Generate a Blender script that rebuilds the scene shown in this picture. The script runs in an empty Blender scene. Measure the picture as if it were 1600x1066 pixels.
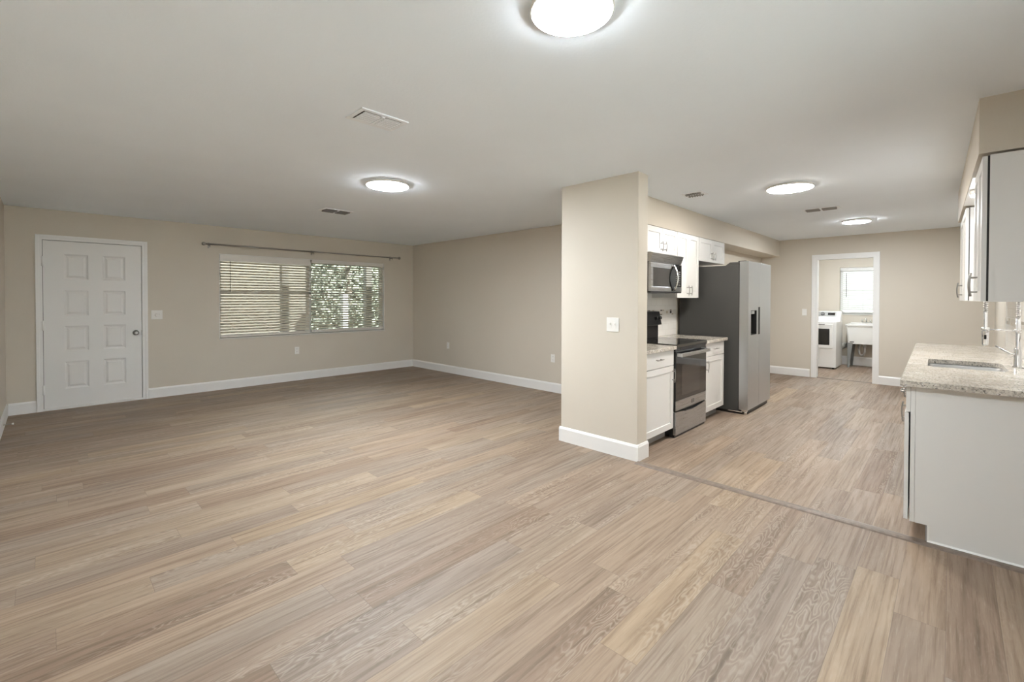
import bpy, bmesh, math, random
from mathutils import Vector, Matrix

random.seed(7)
PI = math.pi
SC = bpy.context.scene
COL = SC.collection

# ------------------------------------------------------------------ camera
F_PX, YAW, PITCH, ROLL, CY, EYE = 707.44, 44.207, -0.7161, 0.105, 475.79, 1.3696
cam_data = bpy.data.cameras.new('camera')
cam_data.sensor_fit = 'HORIZONTAL'
cam_data.sensor_width = 36.0
cam_data.lens = F_PX / 1600.0 * 36.0
cam_data.shift_y = -(533.0 - CY) / 1600.0
cam_data.clip_start = 0.05
cam = bpy.data.objects.new('camera', cam_data)
COL.objects.link(cam)
a, t, r = math.radians(YAW), math.radians(PITCH), math.radians(ROLL)
fw = Vector((math.cos(a), math.sin(a), 0)); rt = Vector((math.sin(a), -math.cos(a), 0)); up = Vector((0, 0, 1))
fw, up = fw * math.cos(t) + up * math.sin(t), up * math.cos(t) - fw * math.sin(t)
rt, up = rt * math.cos(r) + up * math.sin(r), up * math.cos(r) - rt * math.sin(r)
mw = Matrix((rt, up, -fw)).transposed().to_4x4()
mw.translation = Vector((0, 0, EYE))
cam.matrix_world = mw
SC.camera = cam

# ------------------------------------------------------------------ light and exposure
SC.view_settings.view_transform = 'Standard'
SC.view_settings.look = 'None'
SC.view_settings.gamma = 1.0
SC.view_settings.use_curve_mapping = False
SC.view_settings.exposure = 0.40
SC.cycles.diffuse_bounces = 8
SC.cycles.max_bounces = 16
SC.cycles.caustics_reflective = False
SC.cycles.caustics_refractive = False

# radiance of each round light's diffuser
LAMPS = dict(near=160.0, living=232.0, kitchen=102.0, far=172.0, sink=85.0, laundry=150.0)
LAMP_TINT = (0.90, 0.955, 1.0)
world = bpy.data.worlds.new('sky'); SC.world = world
world.use_nodes = True
bg = world.node_tree.nodes['Background']
bg.inputs['Color'].default_value = (0.90, 0.95, 1.0, 1)
bg.inputs['Strength'].default_value = 4.5
sun_d = bpy.data.lights.new('sun', 'SUN'); sun_d.energy = 75.0; sun_d.angle = 0.02
sun = bpy.data.objects.new('sun', sun_d); COL.objects.link(sun)
sun.rotation_euler = (math.radians(42), 0, math.radians(48))   # high, from behind the viewer and the laundry end of the house

# ------------------------------------------------------------------ materials
def new_mat(name):
    m = bpy.data.materials.new(name); m.use_nodes = True
    return m, m.node_tree, m.node_tree.nodes['Principled BSDF']

def mat(name, col, rough=0.5, metal=0.0, spec=0.5, emit=None, coat=0.0):
    m, nt, b = new_mat(name)
    b.inputs['Base Color'].default_value = (*col, 1)
    b.inputs['Roughness'].default_value = rough
    b.inputs['Metallic'].default_value = metal
    b.inputs['Specular IOR Level'].default_value = spec
    b.inputs['Coat Weight'].default_value = coat
    if emit:
        b.inputs['Emission Color'].default_value = (*emit[0], 1)
        b.inputs['Emission Strength'].default_value = emit[1]
    return m

class NT:
    """small helper to wire shader nodes"""
    def __init__(s, nt): s.nt = nt
    def n(s, t, **kw):
        o = s.nt.nodes.new(t)
        for k, v in kw.items(): setattr(o, k, v)
        return o
    def put(s, sock, v):
        if hasattr(v, 'is_output') or isinstance(v, bpy.types.NodeSocket): s.nt.links.new(v, sock)
        else: sock.default_value = v
    def math(s, op, a, b=0.0, clamp=False):
        o = s.n('ShaderNodeMath', operation=op); o.use_clamp = clamp
        s.put(o.inputs[0], a); s.put(o.inputs[1], b)
        return o.outputs[0]
    def vec(s, x, y, z):
        o = s.n('ShaderNodeCombineXYZ')
        s.put(o.inputs[0], x); s.put(o.inputs[1], y); s.put(o.inputs[2], z)
        return o.outputs[0]
    def noise(s, v, scale=1.0, detail=3.0, rough=0.55, dist=0.0):
        o = s.n('ShaderNodeTexNoise')
        s.put(o.inputs['Vector'], v)
        o.inputs['Scale'].default_value = scale; o.inputs['Detail'].default_value = detail
        o.inputs['Roughness'].default_value = rough; o.inputs['Distortion'].default_value = dist
        return o.outputs['Fac']
    def ramp(s, f, stops, interp='LINEAR'):
        o = s.n('ShaderNodeValToRGB'); e = o.color_ramp.elements
        o.color_ramp.interpolation = interp
        while len(e) < len(stops): e.new(0.5)
        for i, (p, c) in enumerate(stops):
            e[i].position = p; e[i].color = (*c, 1) if len(c) == 3 else c
        s.put(o.inputs[0], f)
        return o.outputs[0]
    def mix(s, f, c1, c2, blend='MIX'):
        o = s.n('ShaderNodeMix', data_type='RGBA', blend_type=blend)
        s.put(o.inputs[0], f); s.put(o.inputs[6], c1); s.put(o.inputs[7], c2)
        return o.outputs[2]
    def mapr(s, v, a, b, c, d):
        o = s.n('ShaderNodeMapRange')
        s.put(o.inputs[0], v)
        for i, q in enumerate((a, b, c, d)): o.inputs[1 + i].default_value = q
        return o.outputs[0]
    def bump(s, h, strength, dist):
        o = s.n('ShaderNodeBump'); o.inputs['Strength'].default_value = strength
        o.inputs['Distance'].default_value = dist; s.put(o.inputs['Height'], h)
        return o.outputs[0]
    def obj(s):
        return s.n('ShaderNodeTexCoord').outputs['Object']

def mat_paint(name, col, rough, bump=0.15, scale=160.0):
    m, nt, b = new_mat(name); N = NT(nt)
    co = N.obj()
    n = N.noise(co, scale, 3)
    n2 = N.noise(co, 1.3, 2)
    c = N.mix(N.mapr(n2, 0.3, 0.7, 0, 1), (*[x * 0.985 for x in col], 1), (*[min(1, x * 1.015) for x in col], 1))
    nt.links.new(c, b.inputs['Base Color'])
    b.inputs['Roughness'].default_value = rough
    b.inputs['Specular IOR Level'].default_value = 0.3
    nt.links.new(N.bump(n, bump, 0.002), b.inputs['Normal'])
    return m

def mat_floor():
    m, nt, b = new_mat('vinyl_planks'); N = NT(nt)
    W, L = 0.165, 1.23
    sp = N.n('ShaderNodeSeparateXYZ'); nt.links.new(N.obj(), sp.inputs[0])
    x, y = sp.outputs[0], sp.outputs[1]
    ry = N.math('DIVIDE', N.math('SUBTRACT', y, 0.666), W)
    row = N.math('FLOOR', ry); fy = N.math('SUBTRACT', ry, row)
    wn = N.n('ShaderNodeTexWhiteNoise', noise_dimensions='1D'); nt.links.new(row, wn.inputs['W'])
    rx = N.math('ADD', N.math('DIVIDE', N.math('SUBTRACT', x, 1.709), L), wn.outputs['Value'])
    colm = N.math('FLOOR', rx); fx = N.math('SUBTRACT', rx, colm)
    wh = N.n('ShaderNodeTexWhiteNoise', noise_dimensions='2D')
    nt.links.new(N.vec(row, colm, 0.0), wh.inputs['Vector'])
    h = wh.outputs['Value']
    hs = N.n('ShaderNodeSeparateColor'); nt.links.new(wh.outputs['Color'], hs.inputs[0])
    h2, h3 = hs.outputs[1], hs.outputs[2]
    base = N.ramp(h, [(0.0, (0.246, 0.176, 0.128)), (0.22, (0.300, 0.224, 0.169)), (0.42, (0.276, 0.219, 0.178)),
                      (0.60, (0.334, 0.249, 0.183)), (0.82, (0.290, 0.232, 0.188)), (1.0, (0.362, 0.271, 0.190))])
    seed = N.math('MULTIPLY', h2, 57.0)
    # long soft figure, finer fibres, and pale limed pores
    v1 = N.vec(N.math('ADD', N.math('MULTIPLY', x, 0.9), seed), N.math('MULTIPLY', y, 11.0), seed)
    g1 = N.noise(v1, 1.0, 5, 0.6, 0.6)
    v2 = N.vec(N.math('ADD', N.math('MULTIPLY', x, 2.2), seed), N.math('MULTIPLY', y, 62.0), seed)
    g2 = N.noise(v2, 1.0, 4, 0.6)
    v3 = N.vec(N.math('ADD', N.math('MULTIPLY', x, 9.0), seed), N.math('MULTIPLY', y, 190.0), seed)
    g3 = N.noise(v3, 1.0, 3, 0.6)
    # cathedral arches
    wob = N.noise(N.vec(N.math('ADD', N.math('MULTIPLY', x, 1.6), seed), N.math('MULTIPLY', y, 7.0), seed), 1.0, 3, 0.55)
    rip = N.noise(N.vec(N.math('ADD', N.math('MULTIPLY', x, 17.0), seed), N.math('MULTIPLY', y, 34.0), seed), 1.0, 2, 0.5)
    ph = N.math('ADD', N.math('MULTIPLY', wob, 150.0), N.math('MULTIPLY', rip, 5.0))
    ring = N.math('MULTIPLY', N.math('ADD', N.math('SINE', ph), 1.0), 0.5)
    patch = N.noise(N.vec(N.math('ADD', N.math('MULTIPLY', x, 1.1), seed), N.math('MULTIPLY', y, 9.0), N.math('ADD', seed, 9.0)), 1.0, 2, 0.5)
    figm = N.math('MULTIPLY', N.mapr(h3, 0.25, 0.6, 0.15, 1.0), N.mapr(patch, 0.46, 0.60, 0.0, 1.0))
    ringm = N.math('MULTIPLY', N.mapr(ring, 0.62, 0.95, 0.0, 1.0), figm)
    ringd = N.math('MULTIPLY', N.mapr(ring, 0.30, 0.05, 0.0, 1.0), figm)
    c = N.mix(N.mapr(g1, 0.32, 0.68, 0.0, 1.0), N.mix(1.0, base, (0.76, 0.73, 0.70, 1), 'MULTIPLY'),
              N.mix(1.0, base, (1.10, 1.10, 1.09, 1), 'MULTIPLY'))
    c = N.mix(N.mapr(g2, 0.46, 0.68, 0.0, 0.85), c, N.mix(1.0, c, (0.66, 0.63, 0.60, 1), 'MULTIPLY'))
    c = N.mix(N.math('MULTIPLY', ringm, 0.21), c, (0.52, 0.46, 0.385, 1))
    c = N.mix(N.math('MULTIPLY', ringd, 0.30), c, N.mix(1.0, c, (0.66, 0.63, 0.60, 1), 'MULTIPLY'))
    c = N.mix(N.mapr(g3, 0.58, 0.74, 0.0, 0.22), c, (0.52, 0.46, 0.385, 1))
    # seams
    ey = N.math('MINIMUM', fy, N.math('SUBTRACT', 1.0, fy))
    ex = N.math('MINIMUM', fx, N.math('SUBTRACT', 1.0, fx))
    sy = N.math('LESS_THAN', ey, 0.0011 / W); sx = N.math('LESS_THAN', ex, 0.0011 / L)
    seam = N.math('MAXIMUM', sy, sx)
    c = N.mix(N.math('MULTIPLY', seam, 0.45), c, (0.12, 0.09, 0.07, 1))
    nt.links.new(c, b.inputs['Base Color'])
    nt.links.new(N.mapr(g2, 0.3, 0.7, 0.46, 0.60), b.inputs['Roughness'])
    b.inputs['Specular IOR Level'].default_value = 0.36
    hgt = N.math('SUBTRACT', N.math('MULTIPLY', g2, 0.25), seam)
    nt.links.new(N.bump(hgt, 0.25, 0.0015), b.inputs['Normal'])
    return m

def mat_granite():
    m, nt, b = new_mat('granite'); N = NT(nt)
    co = N.obj()
    big = N.noise(co, 9.0, 4, 0.6, 0.6)
    base = N.ramp(big, [(0.30, (0.46, 0.42, 0.365)), (0.5, (0.63, 0.585, 0.52)), (0.7, (0.76, 0.72, 0.66))])
    sp1 = N.noise(co, 95.0, 2, 0.6)
    c = N.mix(N.mapr(sp1, 0.52, 0.60, 0, 0.7), base, (0.27, 0.245, 0.215, 1))
    sp2 = N.noise(co, 75.0, 3, 0.7)
    c = N.mix(N.mapr(sp2, 0.58, 0.63, 0, 0.9), c, (0.09, 0.085, 0.078, 1))
    sp3 = N.noise(co, 70.0, 2, 0.5)
    c = N.mix(N.mapr(sp3, 0.60, 0.70, 0, 0.6), c, (0.85, 0.83, 0.79, 1))
    nt.links.new(c, b.inputs['Base Color'])
    b.inputs['Roughness'].default_value = 0.16
    return m

def mat_steel(name, col, rough, vert=True):
    m, nt, b = new_mat(name); N = NT(nt)
    sp = N.n('ShaderNodeSeparateXYZ'); nt.links.new(N.obj(), sp.inputs[0])
    if vert: v = N.vec(N.math('MULTIPLY', sp.outputs[0], 400.0), N.math('MULTIPLY', sp.outputs[1], 400.0), N.math('MULTIPLY', sp.outputs[2], 3.0))
    else: v = N.vec(N.math('MULTIPLY', sp.outputs[0], 3.0), N.math('MULTIPLY', sp.outputs[1], 3.0), N.math('MULTIPLY', sp.outputs[2], 400.0))
    n = N.noise(v, 1.0, 3)
    b.inputs['Base Color'].default_value = (*col, 1)
    b.inputs['Metallic'].default_value = 1.0
    nt.links.new(N.mapr(n, 0.3, 0.7, rough - 0.015, rough + 0.02), b.inputs['Roughness'])
    nt.links.new(N.bump(n, 0.004, 0.0002), b.inputs['Normal'])
    return m

def mat_tile():
    m, nt, b = new_mat('subway_tile'); N = NT(nt)
    sp = N.n('ShaderNodeSeparateXYZ'); nt.links.new(N.obj(), sp.inputs[0])
    v = N.vec(sp.outputs[0], sp.outputs[2], 0.0)
    br = N.n('ShaderNodeTexBrick'); nt.links.new(v, br.inputs['Vector'])
    br.inputs['Color1'].default_value = (0.80, 0.79, 0.76, 1); br.inputs['Color2'].default_value = (0.83, 0.82, 0.80, 1)
    br.inputs['Mortar'].default_value = (0.68, 0.67, 0.64, 1)
    br.inputs['Scale'].default_value = 1.0; br.inputs['Mortar Size'].default_value = 0.0016
    br.inputs['Brick Width'].default_value = 0.152; br.inputs['Row Height'].default_value = 0.076
    nt.links.new(br.outputs['Color'], b.inputs['Base Color'])
    b.inputs['Roughness'].default_value = 0.14
    return m

def mat_mosaic():
    m, nt, b = new_mat('mosaic_tile'); N = NT(nt)
    sp = N.n('ShaderNodeSeparateXYZ'); nt.links.new(N.obj(), sp.inputs[0])
    u = N.math('DIVIDE', sp.outputs[0], 0.052); w = N.math('DIVIDE', sp.outputs[2], 0.033)
    fu = N.math('FLOOR', u); fw_ = N.math('FLOOR', w)
    wh = N.n('ShaderNodeTexWhiteNoise', noise_dimensions='2D'); nt.links.new(N.vec(fu, fw_, 0.0), wh.inputs['Vector'])
    c = N.ramp(wh.outputs['Value'], [(0.0, (0.72, 0.70, 0.66)), (0.38, (0.52, 0.45, 0.37)), (0.58, (0.78, 0.76, 0.72)),
                                     (0.76, (0.26, 0.22, 0.18)), (0.88, (0.09, 0.08, 0.075))], 'CONSTANT')
    du = N.math('SUBTRACT', u, fu); dw = N.math('SUBTRACT', w, fw_)
    e = N.math('MINIMUM', N.math('MINIMUM', du, N.math('SUBTRACT', 1.0, du)), N.math('MINIMUM', dw, N.math('SUBTRACT', 1.0, dw)))
    c = N.mix(N.math('LESS_THAN', e, 0.05), c, (0.70, 0.68, 0.64, 1))
    nt.links.new(c, b.inputs['Base Color']); b.inputs['Roughness'].default_value = 0.12
    return m

def mat_pane():
    m = bpy.data.materials.new('window_glass'); m.use_nodes = True
    nt = m.node_tree; nt.nodes.clear(); N = NT(nt)
    tr = N.n('ShaderNodeBsdfTransparent'); tr.inputs[0].default_value = (0.93, 0.96, 0.94, 1)
    gl = N.n('ShaderNodeBsdfGlossy'); gl.inputs['Roughness'].default_value = 0.02
    fr = N.n('ShaderNodeFresnel'); fr.inputs[0].default_value = 1.45
    mx = N.n('ShaderNodeMixShader'); out = N.n('ShaderNodeOutputMaterial')
    nt.links.new(fr.outputs[0], mx.inputs[0]); nt.links.new(tr.outputs[0], mx.inputs[1])
    nt.links.new(gl.outputs[0], mx.inputs[2]); nt.links.new(mx.outputs[0], out.inputs[0])
    return m

def mat_slat(name, col, tr=0.14):
    m = bpy.data.materials.new(name); m.use_nodes = True
    nt = m.node_tree; b = nt.nodes['Principled BSDF']; N = NT(nt)
    b.inputs['Base Color'].default_value = (*col, 1); b.inputs['Roughness'].default_value = 0.45
    tl = N.n('ShaderNodeBsdfTranslucent'); tl.inputs[0].default_value = (*col, 1)
    mx = N.n('ShaderNodeMixShader'); mx.inputs[0].default_value = tr
    out = nt.nodes['Material Output']
    nt.links.new(b.outputs[0], mx.inputs[1]); nt.links.new(tl.outputs[0], mx.inputs[2]); nt.links.new(mx.outputs[0], out.inputs[0])
    return m

def mat_noise(name, c1, c2, scale, rough=0.9):
    m, nt, b = new_mat(name); N = NT(nt)
    n = N.noise(N.obj(), scale, 5, 0.65)
    nt.links.new(N.ramp(n, [(0.35, c1), (0.65, c2)]), b.inputs['Base Color'])
    b.inputs['Roughness'].default_value = rough
    return m

M = dict(
    wall=mat_paint('beige_wall_paint', (0.635, 0.585, 0.505), 0.6),
    ceiling=mat_paint('white_ceiling_paint', (0.860, 0.920, 0.985), 0.85, 0.35, 70.0),
    trim=mat('white_trim_paint', (0.83, 0.825, 0.81), 0.35),
    door=mat('white_door_paint', (0.80, 0.795, 0.78), 0.4),
    cabinet=mat('white_cabinet_paint', (0.765, 0.76, 0.745), 0.3),
    gap=mat('dark_gap', (0.03, 0.028, 0.026), 0.8),
    toe=mat('toe_kick', (0.30, 0.29, 0.28), 0.6),
    floor=mat_floor(),
    strip=mat_noise('transition_wood', (0.15, 0.115, 0.092), (0.22, 0.17, 0.135), 30, 0.45),
    granite=mat_granite(),
    steel=mat_steel('stainless_steel', (0.60, 0.63, 0.66), 0.30),
    steelh=mat_steel('stainless_steel_horizontal', (0.54, 0.545, 0.55), 0.28, False),
    sinksteel=mat('sink_steel', (0.48, 0.475, 0.465), 0.45, 0.8),
    fridge_side=mat('dark_grey_enamel', (0.060, 0.060, 0.058), 0.45, 0.0, 0.35),
    black=mat('black_enamel', (0.012, 0.012, 0.012), 0.32),
    blackglass=mat('black_glass', (0.010, 0.010, 0.010), 0.04, 0.0, 0.6, None, 0.3),
    ovenglass=mat('oven_glass', (0.045, 0.040, 0.036), 0.06, 0.0, 0.7),
    mwglass=mat('microwave_mesh_glass', (0.05, 0.048, 0.046), 0.22, 0.0, 0.35),
    chrome=mat('chrome', (0.80, 0.80, 0.80), 0.09, 1.0),
    nickel=mat('brushed_nickel', (0.36, 0.35, 0.33), 0.28, 1.0),
    rodmetal=mat('grey_rod_metal', (0.38, 0.36, 0.33), 0.35, 1.0),
    plate=mat('white_plastic', (0.82, 0.81, 0.78), 0.35),
    slot=mat('grey_slot', (0.14, 0.135, 0.13), 0.6),
    ventw=mat('white_vent_metal', (0.84, 0.87, 0.91), 0.45),
    ventd=mat('duct_shade', (0.05, 0.048, 0.045), 0.8),
    ventg=mat('grey_vent_blades', (0.30, 0.29, 0.275), 0.5),
    tile=mat_tile(), mosaic=mat_mosaic(), pane=mat_pane(),
    slat=mat_slat('cream_blind_slats', (0.82, 0.785, 0.71), 0.30),
    slatw=mat_slat('white_blind_slats', (0.84, 0.84, 0.83), 0.18),
    rail=mat('cream_blind_rail', (0.76, 0.73, 0.68), 0.45),
    alu=mat('window_frame_white', (0.72, 0.72, 0.70), 0.4),
    sill=mat('pale_marble_sill', (0.70, 0.68, 0.64), 0.25),
    appl=mat('white_appliance_enamel', (0.84, 0.84, 0.83), 0.22),
    console=mat('silver_console', (0.52, 0.52, 0.51), 0.35, 0.6),
    tub=mat('white_polypropylene', (0.80, 0.795, 0.77), 0.4),
    leg=mat('grey_painted_steel', (0.20, 0.205, 0.20), 0.45),
    duct=mat('foil_duct', (0.7, 0.7, 0.69), 0.35, 0.8),
    spring=mat('door_stop_metal', (0.45, 0.43, 0.40), 0.3, 1.0),
    lawn=mat_noise('lawn', (0.045, 0.060, 0.028), (0.075, 0.090, 0.045), 6),
    leaf=mat_noise('leaves', (0.085, 0.098, 0.070), (0.130, 0.145, 0.108), 9),
    bark=mat_noise('bark', (0.06, 0.05, 0.04), (0.11, 0.09, 0.07), 20),
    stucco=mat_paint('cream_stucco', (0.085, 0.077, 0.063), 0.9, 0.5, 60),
    patio=mat_noise('patio_concrete', (0.50, 0.50, 0.49), (0.60, 0.60, 0.59), 5),
    roof=mat('shingles', (0.15, 0.14, 0.13), 0.9),
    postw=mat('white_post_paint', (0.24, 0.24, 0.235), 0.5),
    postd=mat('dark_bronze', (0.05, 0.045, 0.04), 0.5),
)

for k_, v_ in LAMPS.items():
    M['lens_' + k_] = mat('lit_diffuser_' + k_, (1, 1, 1), 0.5, 0, 0.2, (LAMP_TINT if k_ != 'kitchen' else (1.0, 0.94, 0.86), v_))

# ------------------------------------------------------------------ mesh helpers
def BM(): return bmesh.new()

def box(bm, x0, x1, y0, y1, z0, z1, bev=0.0, seg=2, rot=None, piv=None):
    res = bmesh.ops.create_cube(bm, size=1.0)
    vs = res['verts']
    for v in vs:
        v.co = Vector(((x0 + x1) / 2 + v.co.x * (x1 - x0), (y0 + y1) / 2 + v.co.y * (y1 - y0), (z0 + z1) / 2 + v.co.z * (z1 - z0)))
    if bev > 0:
        es = list({e for v in vs for e in v.link_edges})
        out = bmesh.ops.bevel(bm, geom=es, offset=bev, segments=seg, profile=0.6, affect='EDGES')
        vs = list({v for f in out['faces'] for v in f.verts} | {v for v in vs if v.is_valid})
    if rot is not None:
        piv = Vector(piv) if piv else Vector(((x0 + x1) / 2, (y0 + y1) / 2, (z0 + z1) / 2))
        for v in vs: v.co = piv + rot @ (v.co - piv)
    return vs

def prism(bm, pts, axis, a0, a1):
    """extrude a 2D polygon along an axis; pts are the two other coordinates in x,y,z order"""
    def P(u, v, w):
        return {0: (w, u, v), 1: (u, w, v), 2: (u, v, w)}[axis]
    A = [bm.verts.new(P(u, v, a0)) for u, v in pts]; B = [bm.verts.new(P(u, v, a1)) for u, v in pts]
    n = len(pts)
    fs = [bm.faces.new(A), bm.faces.new(B[::-1])]
    for i in range(n):
        j = (i + 1) % n
        fs.append(bm.faces.new((A[i], B[i], B[j], A[j])))
    bmesh.ops.recalc_face_normals(bm, faces=fs)
    return A + B

def tube(bm, pts, rad, seg=10, caps=True, closed=False):
    pts = [Vector(p) for p in pts]; n = len(pts)
    rads = rad if isinstance(rad, (list, tuple)) else [rad] * n
    rings = []; ref = None
    for i, p in enumerate(pts):
        d = (pts[min(i + 1, n - 1)] - pts[max(i - 1, 0)])
        if d.length < 1e-9: d = Vector((0, 0, 1))
        d.normalize()
        if ref is None:
            ref = d.orthogonal().normalized()
        ref = (ref - d * ref.dot(d))
        if ref.length < 1e-6: ref = d.orthogonal()
        ref.normalize(); q = d.cross(ref)
        rings.append([bm.verts.new(p + (ref * math.cos(2 * PI * k / seg) + q * math.sin(2 * PI * k / seg)) * rads[i]) for k in range(seg)])
    for i in range(n - 1):
        for k in range(seg):
            f = bm.faces.new((rings[i][k], rings[i][(k + 1) % seg], rings[i + 1][(k + 1) % seg], rings[i + 1][k])); f.smooth = True
    if caps:
        bm.faces.new(rings[0][::-1]); bm.faces.new(rings[-1])

def lathe(bm, prof, c, axis=2, seg=40, smooth=True):
    """prof: list of (radius, height) along axis through c"""
    rings = []
    for (rr, h) in prof:
        ring = []
        for k in range(seg):
            u, v = rr * math.cos(2 * PI * k / seg), rr * math.sin(2 * PI * k / seg)
            o = {2: (u, v, h), 1: (u, h, v), 0: (h, u, v)}[axis]
            ring.append(bm.verts.new(Vector(c) + Vector(o)))
        rings.append(ring)
    fs = []
    for i in range(len(rings) - 1):
        for k in range(seg):
            f = bm.faces.new((rings[i][k], rings[i][(k + 1) % seg], rings[i + 1][(k + 1) % seg], rings[i + 1][k])); f.smooth = smooth
            fs.append(f)
    fs.append(bm.faces.new(rings[0])); fs.append(bm.faces.new(rings[-1]))
    bmesh.ops.recalc_face_normals(bm, faces=fs)

def lattice(bm, xs, zs, y, panels, steps):
    """front skin at plane y facing -Y, cut at xs/zs; cells in panels get inset moulding steps (width, depth)"""
    V = [[bm.verts.new((x, y, z)) for z in zs] for x in xs]
    sel = []
    for i in range(len(xs) - 1):
        for j in range(len(zs) - 1):
            f = bm.faces.new((V[i][j], V[i + 1][j], V[i + 1][j + 1], V[i][j + 1]))
            if f.normal.y > 0: f.normal_flip()
            f.normal_update()
            if f.normal.y > 0: f.normal_flip()
            if (i, j) in panels: sel.append(f)
    for w, d in steps:
        bmesh.ops.inset_individual(bm, faces=sel, thickness=w, depth=d, use_even_offset=True)

def shell(bm, x0, x1, y0, y1, z0, z1):
    """box without its -Y face"""
    c = [bm.verts.new(p) for p in ((x0, y0, z0), (x1, y0, z0), (x1, y1, z0), (x0, y1, z0), (x0, y0, z1), (x1, y0, z1), (x1, y1, z1), (x0, y1, z1))]
    fs = [bm.faces.new([c[i] for i in q]) for q in ((0, 3, 2, 1), (4, 5, 6, 7), (1, 2, 6, 5), (3, 0, 4, 7), (2, 3, 7, 6))]
    return fs

def shaker(bm, x0, x1, z0, z1, y, th=0.019, rail=0.057, depth=0.008):
    """a shaker door or drawer front, face at y looking to -Y"""
    e = 0.0015
    if rail: lattice(bm, [x0, x1], [z0, z1], y, {(0, 0)}, [(rail, 0.0), (0.004, -depth)])
    else: lattice(bm, [x0, x1], [z0, z1], y, set(), [])
    shell(bm, x0, x1, y, y + th, z0, z1)

def finish(name, bm, m, parent=None, off=None, smooth=False, auto=True):
    if off is not None: bmesh.ops.translate(bm, verts=bm.verts, vec=-Vector(off))
    me = bpy.data.meshes.new(name); bm.to_mesh(me); bm.free()
    me.materials.append(m)
    o = bpy.data.objects.new(name, me); COL.objects.link(o)
    if parent: o.parent = parent
    return o

def tag(o, label, cat, group=None, kind=None):
    o['label'] = label; o['category'] = cat
    if group: o['group'] = group
    if kind: o['kind'] = kind
    return o

def thing(name, label, cat, loc=(0, 0, 0), rz=0.0, group=None, kind=None):
    o = bpy.data.objects.new(name, None); COL.objects.link(o)
    o.empty_display_size = 0.1
    o.location = loc; o.rotation_euler = (0, 0, rz)
    return tag(o, label, cat, group, kind)

def W(name, bm, m, parent):
    """part authored in world coordinates under an unrotated Empty"""
    return finish(name, bm, m, parent, parent.location)

def sub(name, bm, m, part, root):
    """sub-part authored in world coordinates: part -> sub-part"""
    return finish(name, bm, m, part, root.location if root else None)

def struct(name, bm, m, label, cat):
    return tag(finish(name, bm, m), label, cat, kind='structure')

def dup(root, loc, label, rz=None, group=None):
    r_ = root.copy(); COL.objects.link(r_); r_.location = loc
    if rz is not None: r_.rotation_euler = (0, 0, rz)
    r_['label'] = label
    if group: r_['group'] = group
    for ch in list(root.children):
        c = ch.copy(); COL.objects.link(c); c.parent = r_
        for g in list(ch.children):
            d = g.copy(); COL.objects.link(d); d.parent = c
    return r_

# ------------------------------------------------------------------ room dimensions (metres, camera above the origin)
H = 2.44
XL, YW, XC = -0.335, 7.840, 5.179           # left wall, window wall, right living wall
PX0, PX1, PY0, PY1 = 3.4624, 3.626, 1.893, 2.702   # stub wall beside the stove
KY = 2.58                                    # kitchen back wall face
XF = 9.369                                   # far kitchen wall
LX = 11.72                                   # laundry window wall
RO, RA = Vector((3.445, 0.165, 0)), math.radians(1.15)   # front corner and turn of the sink run
def RW(x, y, z=0.0):
    return Vector((RO.x + x * math.cos(RA) - y * math.sin(RA), RO.y + x * math.sin(RA) + y * math.cos(RA), z))

# ------------------------------------------------------------------ setting
b = BM(); box(b, -0.6, 12.0, -2.45, 8.1, -0.12, 0.0); struct('floor', b, M['floor'], 'wood look vinyl plank floor running through every room', 'floor')
b = BM(); box(b, -0.6, 12.0, -2.45, 8.1, H, H + 0.15); struct('ceiling', b, M['ceiling'], 'flat white painted ceiling over the open room', 'ceiling')

b = BM(); box(b, XL - 0.15, XL, -2.2, YW + 0.15, 0, H); struct('wall_left', b, M['wall'], 'beige wall at the left edge beside the front door', 'wall')
# window wall with door and window openings
DX0, DX1, DZ = -0.033, 0.899, 2.072
WX0, WX1, WZ0, WZ1 = 1.800, 4.535, 0.770, 2.035
b = BM()
for q in ((XL, DX0 - 0.02, 0, H), (DX0 - 0.02, DX1 + 0.02, DZ + 0.02, H), (DX1 + 0.02, WX0, 0, H), (WX0, WX1, 0, WZ0 - 0.02), (WX0, WX1, WZ1, H), (WX1, XC, 0, H)):
    box(b, q[0], q[1], YW, YW + 0.15, q[2], q[3])
struct('wall_back', b, M['wall'], 'beige wall holding the front door and wide blind covered window', 'wall')
b = BM(); box(b, XC, XC + 0.12, PY1, YW + 0.15, 0, H); struct('wall_right', b, M['wall'], 'beige wall of the living area right of the window corner', 'wall')
b = BM(); box(b, PX0, PX1, PY0, PY1, 0, H, 0.004, 2); struct('wall_stub', b, M['wall'], 'short floor to ceiling beige stub wall beside the stove cabinets', 'wall')
b = BM(); box(b, PX1, XF, KY, PY1, 0, H); struct('wall_kitchen', b, M['wall'], 'beige kitchen wall behind the stove and refrigerator', 'wall')
LD0, LD1, LDZ = 0.914, 1.701, 2.068
b = BM()
for q in ((-0.55, LD0, 0, H), (LD0, LD1, LDZ, H), (LD1, PY1, 0, H)):
    box(b, XF, XF + 0.12, q[0], q[1], q[2], q[3])
struct('wall_far', b, M['wall'], 'beige far kitchen wall with the cased laundry doorway', 'wall')
b = BM()
p0, p1 = RW(0, -0.605), RW(3.0, -0.605)
prism(b, [(p0.x, p0.y), (p1.x, p1.y), (XF, -0.434), (XF, -0.60), (p0.x, -0.60)], 2, 0, H)
struct('wall_sink', b, M['wall'], 'beige wall behind the sink counter at the right edge', 'wall')
b = BM(); box(b, 3.445, 3.60, -2.2, -0.60, 0, H); struct('wall_dining', b, M['wall'], 'beige wall continuing beside the sink counter', 'wall')
b = BM()
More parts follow.
